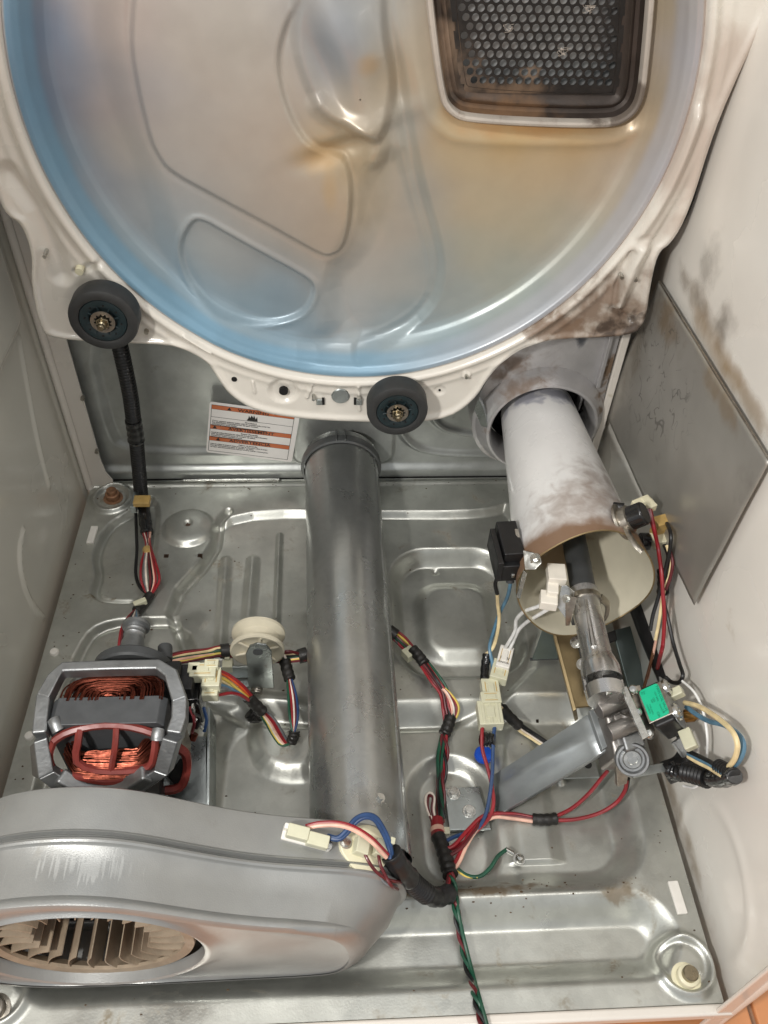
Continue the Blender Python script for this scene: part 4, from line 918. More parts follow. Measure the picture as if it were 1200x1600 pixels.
obox('bracket_foot', (352, 1062, .012), (.075, .022, .003), 'galv', idl, .0008)
obox('bracket_lip', (346, 1050, .028), (.07, .003, .022), 'galv', idl, .0008)
mk('axle', 'bolt_steel', lambda b: b.tube([ic+Vector((0, -.012, 0)), ic+Vector((0, .014, 0))], .0045, 16), idl)
spr = []
c_ = Pz(401, 1078, .02)
for k in range(60):
    a = k*.55; spr.append(c_+Vector((.0062*math.cos(a), -.006+k*.00022, .0062*math.sin(a))))
mk('tension_spring', 'washer_steel', lambda b: b.tube(spr, .0009, 6), idl)
rtube([(404, 1070, .022), (412, 1066, .024), (420, 1061, .026), (427, 1062, .026)], .0012, 'spring_hook', mt='washer_steel', par=idl)
obox('clip_body', (356, 1040, .035), (.012, .012, .012), 'nylon', idl, .001)
obox('clip_stem', (356, 1020, .042), (.006, .02, .006), 'nylon', idl, .001)
# ------------------------------------------------------------------ combustion tube
tub = thing('combustion_tube', (.262, -.2, .1), 'white enamelled combustion tube scorched brown at its open front end', 'combustion tube')
TP = [(-.064, .0465), (-.10, .0493), (-.16, .0542), (-.22, .0592), (-.28, .0645), (-.33, .0692), (-.352, .0718)]
b = MB(); n = 96; V = []
def rim_y(a, y): return y + (.006*math.sin(a*1+.4)+.0015*math.sin(5*a))*sst(-.25, -.35, np.array(y)).item() if False else y
for y_, r in TP:
    for k in range(n):
        a = 2*math.pi*k/n; f = (y_+.064)/(-.288); V.append((TC.x+r*math.cos(a), y_-f*.004*math.sin(3*a+1)-f*.010*math.sin(a)*-1, TC.z+r*math.sin(a)))
b.add(V, [(i*n+k, i*n+(k+1) % n, (i+1)*n+(k+1) % n, (i+1)*n+k) for i in range(len(TP)-1) for k in range(n)])
tw = b.build('tube_wall', 'tube_enamel', tub)
b = MB(); V = []
for y_, r in TP:
    for k in range(n):
        a = 2*math.pi*k/n; f = (y_+.064)/(-.288); V.append((TC.x+(r-.0012)*math.cos(a), y_-f*.004*math.sin(3*a+1)+f*.010*math.sin(a), TC.z+(r-.0012)*math.sin(a)))
b.add(V, [(i*n+k, i*n+(k+1) % n, (i+1)*n+(k+1) % n, (i+1)*n+k) for i in range(len(TP)-1) for k in range(n)])
b.build('tube_lining', 'tube_inside', tub)
rimp = [(TC.x+.0712*math.cos(a), -.352-.004*math.sin(3*a+1)+.010*math.sin(a), TC.z+.0712*math.sin(a)) for a in np.linspace(0, 2*math.pi, 97)]
mk('rim', 'tan_bracket', lambda b: b.tube(rimp, .0009, 6, False), tub)
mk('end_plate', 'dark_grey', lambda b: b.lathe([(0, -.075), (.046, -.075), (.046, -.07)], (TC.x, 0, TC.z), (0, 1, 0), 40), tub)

# ------------------------------------------------------------------ gas burner: venturi tube and valve
bur = thing('gas_burner', (.265, -.45, .02), 'gas burner with steel venturi tube and green-labelled valve coil', 'gas burner')
ZB = .160
v0, v1, v2, v3 = Pz(904, 880, ZB), Pz(914, 938, ZB), Pz(927, 1000, ZB-.004), Pz(938, 1046, ZB-.008)
ax_ = (v3-v0).normalized()
b = MB(); b.tube([v0-ax_*.05, v0, v1], [.0135, .0135, .0135], 32); b.build('burner_nozzle', 'dark_grey', bur)
vv = [v1+ax_*-.012, v1, v1+ax_*.006, v2, v2.lerp(v3, .55), v2.lerp(v3, .75), v3, v3+ax_*.012]
b = MB(); b.tube(vv, [.0155, .0155, .0150, .0150, .0152, .0175, .0195, .0195], 36, False)
b.build('venturi', 'burner_steel', bur)
mk('venturi_rib', 'burner_steel', lambda b: b.tube([v1+ax_*.01+Vector((-.004, 0, .0146)), v2.lerp(v3, .5)+Vector((-.006, 0, .0140))], [.0016, .0030], 8), bur)
mk('clamp_ring', 'washer_steel', lambda b: b.lathe([(.0152, -.003), (.0172, -.003), (.0172, .003), (.0152, .003)], v1, ax_, 40, True), bur)
mk('clamp_strap', 'washer_steel', lambda b: b.tube(smooth_path([v1+Vector((.016, 0, .004)), v1+Vector((.024, -.004, -.004)), v1+Vector((.022, -.012, -.018)), v1+Vector((.006, -.014, -.022))], 5), .0015, 6, ry=.006), bur)
# open window of the air shutter: a dark frame cut with a bright lip below
wM = frame(v3+Vector((.004, .004, .0)), ax_, (0, 0, 1))
w0 = [Pz(942, 1055, ZB+.010), Pz(962, 1052, ZB+.008), Pz(970, 1066, ZB+.004), Pz(946, 1072, ZB+.008)]
b = MB(); b.add(w0+[q-Vector((0, 0, .002)) for q in w0], [(0, 1, 2, 3), (7, 6, 5, 4)]+[(i, (i+1) % 4, 4+(i+1) % 4, 4+i) for i in range(4)]); b.build('shutter_window', 'void', bur)
w1 = [Pz(946, 1072, ZB+.009), Pz(969, 1066, ZB+.006), Pz(972, 1078, ZB+.002), Pz(948, 1086, ZB+.006)]
b = MB(); b.add(w1+[q-Vector((0, 0, .003)) for q in w1], [(0, 1, 2, 3), (7, 6, 5, 4)]+[(i, (i+1) % 4, 4+(i+1) % 4, 4+i) for i in range(4)]); b.build('shutter_blade', 'bolt_steel', bur, .001)
b = MB(); b.tube([v3+ax_*.020, v3+ax_*.034], [.0195, .0185], 32); b.build('venturi_foot', 'burner_steel', bur)
for s_ in (-1, 1):
    side = ax_.cross(Vector((0, 0, 1))).normalized()*s_
    mk('shutter_post', 'burner_steel', lambda b: b.tube([v3+ax_*.008+side*.0175, v3+ax_*.024+side*.0178], .0028, 8), bur)
# valve casting
vb = thing('gas_valve', Pz(985, 1150, .08), 'cast gas valve body with steel plates below the venturi tube', 'gas valve')
bur_v = vb
def pbar(name, a, c, r_, mt, par, n=16, bev=.0008): return mk(name, mt, lambda b: b.tube([Pz(*a), Pz(*c)], r_, n), par, bev)
vb_o = pad([(945, 1110, .122), (980, 1092, .122), (1012, 1160, .112), (1000, 1182, .100), (962, 1186, .102)], .045, 'cast_dark', 'body', vb, .004)
pbar('port_boss', (934, 1110, .134), (974, 1092, .136), .0092, 'cast_dark', vb); pbar('port_boss', (950, 1146, .130), (992, 1128, .132), .0085, 'cast_dark', vb)
pad([(958, 1118, .136), (978, 1110, .136), (985, 1126, .135), (964, 1134, .135)], .012, 'cast_dark', 'step_block', vb, .002)
pbar('small_boss', (976, 1124, .132), (978, 1116, .136), .006, 'cast_dark', vb)
pad([(972, 1150, .122), (1000, 1140, .122), (1012, 1165, .114), (980, 1176, .114)], .02, 'cast_alu', 'cover_step', vb, .003)
rc = Pz(988, 1187, .106); rax = (Vector(CAM)-rc).normalized()*.55+Vector((-.1, -.55, .45)); rax.normalize()
mk('regulator_ring', 'cast_alu', lambda b: b.lathe([(.0165, -.016), (.0165, 0), (.0155, .0015), (.0135, .0015), (.0125, .0), (.0120, -.003), (.0088, -.003)], rc, rax, 40), vb)
mk('regulator_cap', 'bolt_steel', lambda b: b.lathe([(.0095, -.006), (.0092, -.0005), (.0082, .0006), (.0050, .0006), (.0046, -.0012), (0, -.0012)], rc, rax, 32), vb)
pad([(969, 1075, .158), (979, 1071, .159), (1015, 1150, .151), (1004, 1156, .150)], .004, 'bolt_steel', 'strip_plate', vb, .0008)
for q_ in ((989, 1078, .154), (996, 1114, .151), (1014, 1147, .146)):
    q = Pz(*q_); mk('screw', 'bolt_steel', lambda b: b.lathe([(0, .004), (.003, .0038), (.0045, .002), (.0045, -.003)], q, (-.4, -.2, .9), 16), vb)
pad([(980, 1074, .147), (1000, 1070, .147), (1024, 1142, .139), (1010, 1150, .139)], .002, 'washer_steel', 'backing_plate', vb, .0005)
pad([(963, 1196, .075), (985, 1192, .075), (980, 1225, .055), (965, 1230, .05)], .006, 'washer_steel', 'foot_bracket', vb, .001)
pad([(985, 1200, .07), (1048, 1190, .07), (1040, 1206, .066), (990, 1216, .064)], .006, 'galv', 'foot_plate', vb, .001)
# coil block, tilted, ridge to the upper right
k0, k1, k3 = Pz(997, 1080, .150), Pz(1027, 1066, .163), Pz(1014, 1130, .150)
e1 = (k1-k0).normalized(); e2 = (k3-k0); e2 = (e2-e1*e2.dot(e1)).normalized(); en = e1.cross(e2); en = en if en.z > 0 else -en
Lu, Lv = (k1-k0).length*1.06, (k3-k0).length
KM = Matrix.Identity(4)
for i in range(3): KM[i][0] = e1[i]; KM[i][1] = e2[i]; KM[i][2] = en[i]; KM[i][3] = k0[i]
K3 = KM.to_3x3()
def kbox(name, c, d, mt, par=vb, bev=.0012): return mk(name, mt, lambda b: b.box(KM@Vector(c), d, K3), par, bev)
kbox('coil_block', (Lu*.54, Lv*.54, -.019), (Lu*.98, Lv*1.26, .034), 'black_plastic', bev=.003)
kbox('coil_strap', (Lu*.5, Lv*.5, -.0012), (Lu*1.16, Lv*1.02, .0016), 'washer_steel')
ep = chaikin([(-.006, -.002), (Lv+.006, -.002), (Lv+.010, -.012), (Lv+.007, -.030), (Lv*.5, -.036), (-.007, -.030), (-.010, -.012)], 2)
mk('end_plate', 'cast_alu', lambda b: b.prism(ep, lambda v, w_: KM@Vector((Lu*1.09, v, w_+.001)), lambda v, w_: KM@Vector((Lu*1.03, v, w_+.001))), vb, .0008)
for v_ in (.10, .88):
    q = KM@Vector((Lu*1.10, Lv*v_, -.010)); mk('core_boss', 'bolt_steel', lambda b: b.lathe([(.0088, -.002), (.0085, .002), (.0066, .0035), (.0052, .0038), (.0042, .0022), (.0026, .0022), (.0022, .0045), (0, .0045)], q, K3@Vector((1, 0, 0)), 28), vb)
lb_o = [(.0018, .0018), (Lu*.94, .001), (Lu*.94, Lv-.001), (.002, Lv-.001)]
lab = chaikin([(.0005, .0005), (Lu*.93, .0005), (Lu*.93, Lv*.99), (.0005, Lv*.99)], 0)
def rr2(x0, x1, y0, y1, r, n=4):
    o = []
    for cx, cy, a in ((x1-r, y1-r, 0), (x0+r, y1-r, 90), (x0+r, y0+r, 180), (x1-r, y0+r, 270)):
        for k in range(n+1): t = R(a+90*k/n); o.append((cx+r*math.cos(t), cy+r*math.sin(t)))
    return o
lbl = mk('coil_label', 'green_label', lambda b: b.prism(rr2(.0004, Lu*.93, .0004, Lv*.985, .003), lambda x, y: KM@Vector((x, y, .00005)), lambda x, y: KM@Vector((x, y, -.0004))), vb)
lbl['label'] = 'green printed label on the valve coil'
def text_mesh(name, txt, size, M, mt, parent, align='CENTER', sx=1.0, bold=0):
    c = bpy.data.curves.new(name, 'FONT'); c.body = txt; c.size = size; c.align_x = align; c.resolution_u = 2; c.offset = bold
    o = bpy.data.objects.new(name, c); COL.objects.link(o); dg = bpy.context.evaluated_depsgraph_get()
    me = bpy.data.meshes.new_from_object(o.evaluated_get(dg)); bpy.data.objects.remove(o); bpy.data.curves.remove(c)
    me.transform(M@Matrix.Diagonal((sx, 1, 1, 1))); me.materials.clear(); me.materials.append(MT[mt]); o = bpy.data.objects.new(name, me); link(o, parent); return o
TM = Matrix.Identity(4)                       # text runs along e2, its top towards +e1
for i in range(3): TM[i][0] = e2[i]; TM[i][1] = e1[i]; TM[i][2] = en[i]
def ktext(txt, u_, v_, size, bold=0, al='LEFT'):
    M = TM.copy(); q = KM@Vector((Lu*u_, Lv*v_, .00025))
    for i in range(3): M[i][3] = q[i]
    text_mesh('label_print', txt, size, M, 'ink_green', lbl, al)
ktext('TWIN COIL VALVE', .80, .08, .0034); ktext('120V 60Hz', .64, .22, .0024); ktext('OHMS', .64, .62, .0022); ktext('1365', .48, .36, .0026); ktext('560', .38, .40, .0026)
ktext('TYPE 25M01', .22, .50, .0022); ktext('ASSEMBLED', .12, .48, .0020); ktext('D4', .18, .08, .0026); ktext('P1', .08, .08, .0026); ktext('UR', .66, .80, .0032); ktext('CSA', .42, .80, .0032)
kbox('wire_plug', (Lu*1.35, Lv*.22, -.020), (.013, .009, .010), 'nylon'); kbox('wire_plug', (Lu*.95, Lv*1.46, -.028), (.012, .020, .008), 'nylon')
mk('brass_fitting', 'brass', lambda b: b.lathe([(0, .008), (.004, .008), (.0065, .004), (.0065, -.004)], Pz(1077, 1118, .125), (.7, -.2, .5), 20), vb)
pad([(1052, 1160, .12), (1066, 1150, .12), (1080, 1176, .112), (1070, 1184, .11)], .005, 'cast_alu', 'lower_flange', vb, .001)

# ------------------------------------------------------------------ support bracket from the pan to the valve
sb = thing('support_bracket', Pz(735, 1265, -.03), 'blue-grey sloping support bracket bolted to the pan under the valve', 'bracket')
zf = -.030
mk_pl = pad([(694, 1231, zf+.003), (748, 1229, zf+.003), (768, 1296, zf+.003), (702, 1297, zf+.003)], .004, 'galv', 'foot_plate', sb, .001)
A0, A1 = Pz(764, 1214, zf+.006), Pz(776, 1276, zf+.006); B0, B1 = Pz(926, 1110, .098), Pz(951, 1171, .092)
prf = [(0, -.006), (.02, .0), (.30, .0), (.38, .006), (.56, .006), (.64, .0), (.98, .0), (1, -.004)]
b = MB(); V = []; NS_ = 9
for s_ in range(NS_):
    t = s_/(NS_-1); P0, P1 = A0.lerp(B0, t), A1.lerp(B1, t); up_ = (B0-A0).cross(A1-A0).normalized(); up_ = up_ if up_.z > 0 else -up_
    rb_ = min(1, max(0, (t-.06)/.1))*min(1, max(0, (.80-t)/.1))
    for w_, h_ in prf: V.append(P0.lerp(P1, w_)+up_*(h_*(rb_ if h_ > 0 else 1)))
m_ = len(prf); F = [(i*m_+k, i*m_+k+1, (i+1)*m_+k+1, (i+1)*m_+k) for i in range(NS_-1) for k in range(m_-1)]
o = b.add(V, F).build('beam', 'bracket_grey', sb, ang=60); so = o.modifiers.new('solid', 'SOLIDIFY'); so.thickness = .0015
pad([(920, 1110, .102), (930, 1106, .103), (950, 1166, .096), (941, 1172, .094)], .02, 'bracket_grey', 'end_flange', sb, .001)
for q_ in ((709, 1240), (733, 1268)):
    q = Pz(*q_, zf+.003); mk('bolt', 'bolt_steel', lambda b: b.hexnut(q, (0, 0, 1), .0052, .005), sb, .0004)
# channel bracket and small steel stand behind the valve
cb = thing('channel_bracket', Pz(895, 1050, 0), 'brownish upright channel bracket beneath the combustion tube', 'bracket')
pad([(865, 985, .085), (910, 985, .085), (932, 1102, .060), (898, 1106, .060)], .006, 'tan_bracket', 'web', cb, .001)
pad([(862, 985, .085), (868, 985, .086), (901, 1108, .061), (895, 1112, .058)], .055, 'tan_bracket', 'side_flange', cb, .001)
pad([(899, 985, .088), (925, 985, .088), (940, 1075, .078), (918, 1080, .078)], .003, 'dark_grey', 'inner_plate', cb, .0006)
for q_ in ((900, 1004), (910, 1038)):
    q = Pz(*q_, .090); mk('bolt', 'bolt_steel', lambda b: b.hexnut(q, (-.5, -.3, .8), .0046, .005), cb, .0004)
stt = thing('steel_stand', Pz(855, 1030, 0), 'small tapered grey steel stand behind the channel bracket', 'stand')
pad([(852, 975, .075), (868, 975, .075), (872, 1029, .008), (832, 1031, .008)], .003, 'teal_steel', 'plate', stt, .0006)
mk('foot_edge', 'dark_grey', lambda b: b.tube([Pz(828, 1030, .004), Pz(872, 1029, .004)], .0018, 6), stt)
fp = thing('floor_plate', Pz(955, 1050, 0), 'grey galvanised strip standing behind the venturi tube', 'steel strip')
pad([(958, 985, .04), (985, 978, .04), (1012, 1075, .01), (985, 1085, .01)], .004, 'teal_steel', 'strip', fp, .0006)
pad([(945, 990, .055), (962, 984, .055), (965, 1000, .05), (950, 1006, .05)], .03, 'black_plastic', 'dark_end', fp, .001)
nt_ = mk('nut_plate', 'galv', lambda b: b.box(Pz(905, 1198, -.012), (.040, .028, .003)), None, .001); tag(nt_, 'small galvanised plate with a hole under the support bracket', 'steel plate')
mk('plate_hole', 'dark_grey', lambda b: b.lathe([(.0, .0021), (.0045, .0021), (.0045, .0)], Pz(918, 1196, -.012), (0, 0, 1), 20), nt_)
# paper tag hung on the venturi
tg = mk('paper_tag', 'cream_plastic', lambda b: b.add([Pz(919, 1046, .128), Pz(912, 1062, .124), Pz(914, 1076, .118), Pz(927, 1100, .110), Pz(930, 1108, .108), Pz(925, 1060, .124)], [(0, 1, 2, 3, 4, 5)]))
sm_ = tg.modifiers.new('solid', 'SOLIDIFY'); sm_.thickness = .0005
tag(tg, 'curled cream paper tag beside the venturi tube', 'tag')

# ------------------------------------------------------------------ igniter, flame sensor, thermostats on the tube
ig = thing('igniter', Pz(865, 930, .16), 'white ceramic igniter on a folded steel bracket in the tube mouth', 'igniter')
obox('ceramic_block', (869, 898, .178), (.019, .022, .012), 'ceramic', ig, .001, -.1)
obox('ceramic_neck', (863, 920, .172), (.012, .018, .010), 'ceramic', ig, .001, -.2)
obox('ceramic_base', (857, 938, .165), (.018, .018, .012), 'ceramic', ig, .001, -.2)
pad([(877, 915, .180), (886, 915, .182), (898, 925, .178), (886, 970, .150), (870, 948, .158)], .0016, 'bolt_steel', 'bracket', ig, .0005)
pad([(884, 930, .184), (902, 934, .180), (890, 978, .150), (884, 978, .148)], .0014, 'washer_steel', 'bracket_wing', ig, .0005)
q = Pz(885, 936, .184); mk('bolt', 'bolt_steel', lambda b: b.hexnut(q, (-.6, -.4, .7), .0032, .004), ig)
q = Pz(900, 968, .13); mk('clip', 'dark_grey', lambda b: b.box(q, (.008, .006, .014)), ig, .001)
fsn = thing('flame_sensor', Pz(795, 865, .18), 'black flame sensor box on the left side of the combustion tube', 'flame sensor')
obox('body', (795, 852, .19), (.022, .048, .026), 'black_plastic', fsn, .0015, .05); obox('lower_body', (790, 878, .178), (.026, .034, .024), 'black_plastic', fsn, .0015, .05); obox('back_fin', (774, 866, .185), (.006, .050, .028), 'black_plastic', fsn, .001, .05)
pad([(804, 826, .205), (810, 826, .205), (818, 862, .200), (812, 872, .196)], .002, 'washer_steel', 'bracket_strip', fsn, .0005)
pad([(817, 860, .212), (843, 866, .218), (846, 880, .212), (836, 890, .206), (820, 890, .204)], .0016, 'bolt_steel', 'bracket', fsn, .0005)
pad([(818, 892, .204), (806, 934, .165), (813, 936, .163), (824, 896, .200)], .0016, 'bolt_steel', 'bracket_leg', fsn, .0005)
q = Pz(836, 872, .219); mk('screw', 'bolt_steel', lambda b: b.hexnut(q, (-.5, 0, .8), .0038, .003), fsn)
obox('terminal', (793, 888, .178), (.006, .012, .008), 'dark_grey', fsn, .001); obox('terminal', (800, 892, .176), (.004, .016, .005), 'bolt_steel', fsn, .001)
ths = thing('thermostat', Pz(1000, 830, .2), 'black bodied thermostats clamped to the right side of the combustion tube', 'thermostat')
ta = Vector((.93, -.18, .32)).normalized()
def tube_hit(px, py):
    d = Vector(Pz(px, py, 0))-Vector(CAM)
    for t in np.linspace(.5, 1, 4000):
        q = Vector(CAM)+d*t
        if math.hypot(q.x-TC.x, q.z-TC.z) < float(np.interp(-q.y, [-a for a, _ in TP], [r for _, r in TP])): return q
    return q
tcn = tube_hit(972, 815); ta = Vector((tcn.x-TC.x, -.01, tcn.z-TC.z)).normalized(); ta = (ta+Vector((.35, -.05, -.05))).normalized()
mk('clamp_flange', 'washer_steel', lambda b: b.lathe([(0, -.002), (.019, -.002), (.020, -.001), (.0185, .001), (.0145, .0015), (.0145, .009), (.0125, .010)], tcn, ta, 40), ths)
mk('body', 'black_gloss', lambda b: b.lathe([(.0125, .008), (.0125, .024), (.011, .026), (0, .026)], tcn, ta, 32), ths, .0006)
mk('ear', 'black_plastic', lambda b: b.tube([tcn+Vector((-.006, .018, .004)), tcn+Vector((.004, .014, .006))], .005, 12), ths)
mk('mount_strap', 'washer_steel', lambda b: b.tube(smooth_path([tube_hit(966, 798)+ta*.002, tube_hit(976, 832)+ta*.003, tube_hit(988, 852)+ta*.003, tube_hit(998, 864)+ta*.004], 5), .0016, 8, ry=.0035), ths)
mk('lower_body', 'black_gloss', lambda b: b.tube([Pz(1000, 846, .195), Pz(1014, 846, .195)], .0095, 24), ths, .001)
obox('upper_plug', (1003, 788, .232), (.022, .012, .011), 'cream_plastic', ths, .0012, .45); obox('plug_tip', (1013, 788, .234), (.010, .016, .009), 'cream_plastic', ths, .0012, .45)
obox('amber_plug', (1033, 817, .215), (.017, .014, .011), 'amber_plastic', ths, .0012, .3); obox('amber_plug', (1030, 828, .205), (.018, .010, .009), 'amber_plastic', ths, .0012, .3); obox('lower_plug', (1032, 843, .198), (.022, .016, .011), 'cream_plastic', ths, .0012, .25)
# black gas pipe
gp = mk('gas_pipe', 'black_plastic', lambda b: b.tube(smooth_path([Pz(985, 910, .06), Pz(1003, 962, .062), Pz(1022, 1010, .064), Pz(1042, 1056, .066), Pz(1058, 1100, .068), Pz(1072, 1140, .07), Pz(1078, 1172, .07), Pz(1066, 1196, .066), Pz(1040, 1208, .06)], 6), .0118, 20))
tag(gp, 'black gas pipe running past the right side of the valve', 'pipe')
# ------------------------------------------------------------------ wiring
WR = .0017
def P3(q):
    if isinstance(q[2], tuple): return Py(q[0], q[1], -q[2][1]) if q[2][0] == 0 else Px(q[0], q[1], q[2][1])
    return Pz(*q)
def wire(par, col, pts, r=WR, k=6, name='wire'):
    b = MB(); b.tube(smooth_path([P3(q) for q in pts], k), r, 8); return b.build(name, 'w_'+col, par)
def offs(pts, dx, dy, dz=0): return [(q[0]+dx, q[1]+dy, q[2] if isinstance(q[2], tuple) else q[2]+dz) for q in pts]
def bundle(par, cols, pts, spread=3.2, r=WR, seed=0):
    rn = random.Random(seed); n = len(cols)
    for i, c in enumerate(cols):
        o = (i-(n-1)/2)
        P_ = []
        for j, q in enumerate(pts):
            a = math.atan2(pts[min(j+1, len(pts)-1)][1]-pts[max(j-1, 0)][1], pts[min(j+1, len(pts)-1)][0]-pts[max(j-1, 0)][0])
            s_ = o*spread*rn.uniform(.75, 1.2)+rn.uniform(-.8, .8)
            P_.append((q[0]-math.sin(a)*s_, q[1]+math.cos(a)*s_, q[2] if isinstance(q[2], tuple) else q[2]+rn.uniform(0, .003)))
        wire(par, c, P_, r)
def twist(par, cols, pts, r=WR, rad=.0022, pitch=.055, seed=0):
    path = smooth_path([P3(q) for q in pts], 14); n = len(cols); L_ = [0]
    for a, c in zip(path[:-1], path[1:]): L_.append(L_[-1]+(c-a).length)
    for i, c in enumerate(cols):
        P_ = []
        for j, q in enumerate(path):
            T = (path[min(j+1, len(path)-1)]-path[max(j-1, 0)]).normalized(); A = T.cross(Vector((0, 0, 1))).normalized(); B = A.cross(T)
            ph = 2*math.pi*(L_[j]/pitch+i/n)+.5*math.sin(L_[j]*40+seed); P_.append(q+A*math.cos(ph)*rad+B*math.sin(ph)*rad)
        b = MB(); b.tube(P_, r, 8); b.build('wire', 'w_'+c, par)
def tapew(par, pts, r, mt='tape', name='tape_wrap', ry=None):
    P_ = smooth_path([P3(q) for q in pts], 6); n = len(P_)
    b = MB(); b.tube(P_, [r*(1+.10*math.sin(i*1.9)+.06*math.sin(i*4.3)) for i in range(n)], 14); return b.build(name, mt, par, .0006)
def conduit(par, pts, r, name='conduit', mt='black_plastic', rib_=.0044):
    P_ = smooth_path([P3(q) for q in pts], 30); L_ = [0]
    for a, c in zip(P_[:-1], P_[1:]): L_.append(L_[-1]+(c-a).length)
    tot = L_[-1]; N_ = int(tot/rib_*4); out = []; rad = []
    for i in range(N_+1):
        s_ = tot*i/N_; j = min(len(L_)-2, max(0, int(np.searchsorted(L_, s_))-1)); t = (s_-L_[j])/max(1e-9, L_[j+1]-L_[j])
        out.append(P_[j].lerp(P_[j+1], t)); rad.append(r*(1 if i % 4 < 2 else .80))
    b = MB(); b.tube(out, rad, 16); return b.build(name, mt, par, ang=70)
def plug(par, px3, d, mt='nylon', rz=0, name='connector', bev=.001):
    o = obox(name, px3, d, mt, par, bev, rz)
    if name == 'connector' and max(d) > .012:
        q = Pz(*px3); M = Matrix.Rotation(rz, 3, 'Z'); lx = d[0] > d[1]
        a = Vector((d[0]*.0, 0, d[2]/2+.0006)); mk('latch', mt, lambda b: b.box(q+M@a, (d[0]*(.45 if lx else .34), d[1]*(.34 if lx else .45), .0016), M), par, .0004)
        for s_ in (-1, 1):
            a = Vector((d[0]*(.30*s_ if not lx else 0), d[1]*(.30*s_ if lx else 0), d[2]/2)); mk('slot', 'amber_plastic', lambda b: b.box(q+M@a, (d[0]*(.62 if lx else .05), d[1]*(.05 if lx else .62), .0005), M), par)
    return o

# left harness behind the roller
hA = thing('wiring_harness', Pz(225, 800, 0), 'black corrugated conduit hanging below the left roller with red wires', 'wiring harness', 'wiring harnesses')
Y5 = lambda a, b_, y=.05: (a, b_, (0, y))
conduit(hA, [Y5(185, 530), Y5(195, 575), Y5(204, 620), Y5(209, 660)], .0100)
tapew(hA, [Y5(208, 656), Y5(211, 672), Y5(213, 690)], .0106, 'black_gloss', 'joint_sleeve')
conduit(hA, [Y5(213, 688), Y5(216, 720), Y5(219, 755), Y5(221, 782)], .0098)
tapew(hA, [(224, 790, .018), (227, 812, .014), (230, 834, .010)], .0085, 'black_gloss', 'heat_shrink')
plug(hA, (222, 783, .035), (.022, .016, .008), 'amber_plastic', name='clamp'); plug(hA, (211, 785, .026), (.008, .030, .012), 'galv', name='clamp_foot')
for i, (c, w_) in enumerate((('red', -11), ('white', -4), ('dark_red', 2), ('red', 9), ('black', 5), ('grey', -6), ('red', 14), ('pink', 7))):
    wire(hA, c, [(229+(i-3.5)*1.6, 832, .012), (231+w_*.25, 852, .018), (231+w_*.9, 880, .028), (233+w_*1.15, 905, .024), (233+w_*.6, 922, .014), (233, 931, .008)])
tapew(hA, [(230, 858, .016), (231, 868, .020)], .0062, 'amber_plastic', 'band')
wire(hA, 'black', [(212, 800, .012), (213, 830, .012), (214, 860, .012), (212, 895, .012), (218, 916, .010), (230, 928, .008)], .0022)
tapew(hA, [(236, 926, .008), (224, 943, .008), (212, 955, .010)], .0060)
plug(hA, (219, 942, .014), (.016, .007, .008), 'nylon', .5, 'clip')
for i, (c, w_) in enumerate((('red', -9), ('dark_red', -6), ('black', -3), ('white', 2), ('grey', 5), ('steel_blue', 9), ('grey', 12))):
    wire(hA, c, [(213, 952, .010), (206+w_*.8, 966, .024), (199+w_, 982, .034), (196+w_*1.0, 998, .034), (194+w_, 1016, .03)])
# motor harness
hB = thing('wiring_harness', Pz(400, 1090, 0), 'bundled wires looping from the motor plug below the idler pulley', 'wiring harness', 'wiring harnesses')
plug(hB, (318, 1051, .135), (.026, .016, .013), 'nylon'); plug(hB, (331, 1040, .138), (.014, .010, .010), 'nylon'); plug(hB, (331, 1062, .130), (.018, .022, .012), 'nylon'); plug(hB, (329, 1082, .122), (.016, .014, .012), 'nylon'); plug(hB, (303, 1044, .140), (.012, .012, .004), 'nylon'); plug(hB, (305, 1046, .139), (.007, .007, .006), 'black_plastic', name='plug_opening')
for c, pts in (('red', [(340, 1047, .135), (358, 1055, .12), (378, 1070, .10), (394, 1088, .075)]), ('orange', [(340, 1050, .134), (357, 1058, .118), (376, 1073, .098), (392, 1089, .074)]), ('yellow', [(338, 1056, .132), (354, 1063, .116), (372, 1077, .096), (390, 1092, .073)]), ('cream', [(338, 1060, .130), (352, 1067, .113), (370, 1080, .094), (388, 1094, .072)]),
               ('steel_blue', [(334, 1071, .126), (352, 1072, .113), (372, 1082, .094), (390, 1094, .072)]), ('grey', [(334, 1074, .124), (352, 1075, .112), (370, 1085, .092), (388, 1096, .07)]), ('red', [(342, 1086, .118), (362, 1083, .105), (380, 1088, .088), (392, 1097, .070)])): wire(hB, c, pts)
tapew(hB, [(386, 1088, .076), (398, 1100, .062), (411, 1113, .05)], .0062)
tapew(hB, [(392, 1112, .02), (398, 1118, .016), (404, 1112, .02)], .009, 'tape', 'tape_flag')
for i, (c, w_) in enumerate((('red', 5), ('red', 2), ('white', -6), ('grey', 8), ('yellow', -9), ('green', -11), ('pink', -3))):
    wire(hB, c, [(408+w_*.3, 1110-w_*.3, .05), (424+w_*.7, 1128-w_*.3, .030), (436+w_*.9, 1148, .008), (446+w_*.6, 1162-w_*.2, -.004), (455, 1160, .000), (458, 1148, .010)])
tapew(hB, [(455, 1160, .0), (459, 1150, .006), (460, 1142, .010)], .0062)
for c, w_ in (('green', -5), ('red', -1), ('dark_red', 4), ('blue', 7), ('white', 2)): wire(hB, c, [(459, 1146, .010), (458+w_, 1120, .018), (456+w_, 1090, .022), (452+w_*.5, 1062, .026)])
tapew(hB, [(453, 1062, .026), (449, 1048, .028), (445, 1032, .030)], .0068)
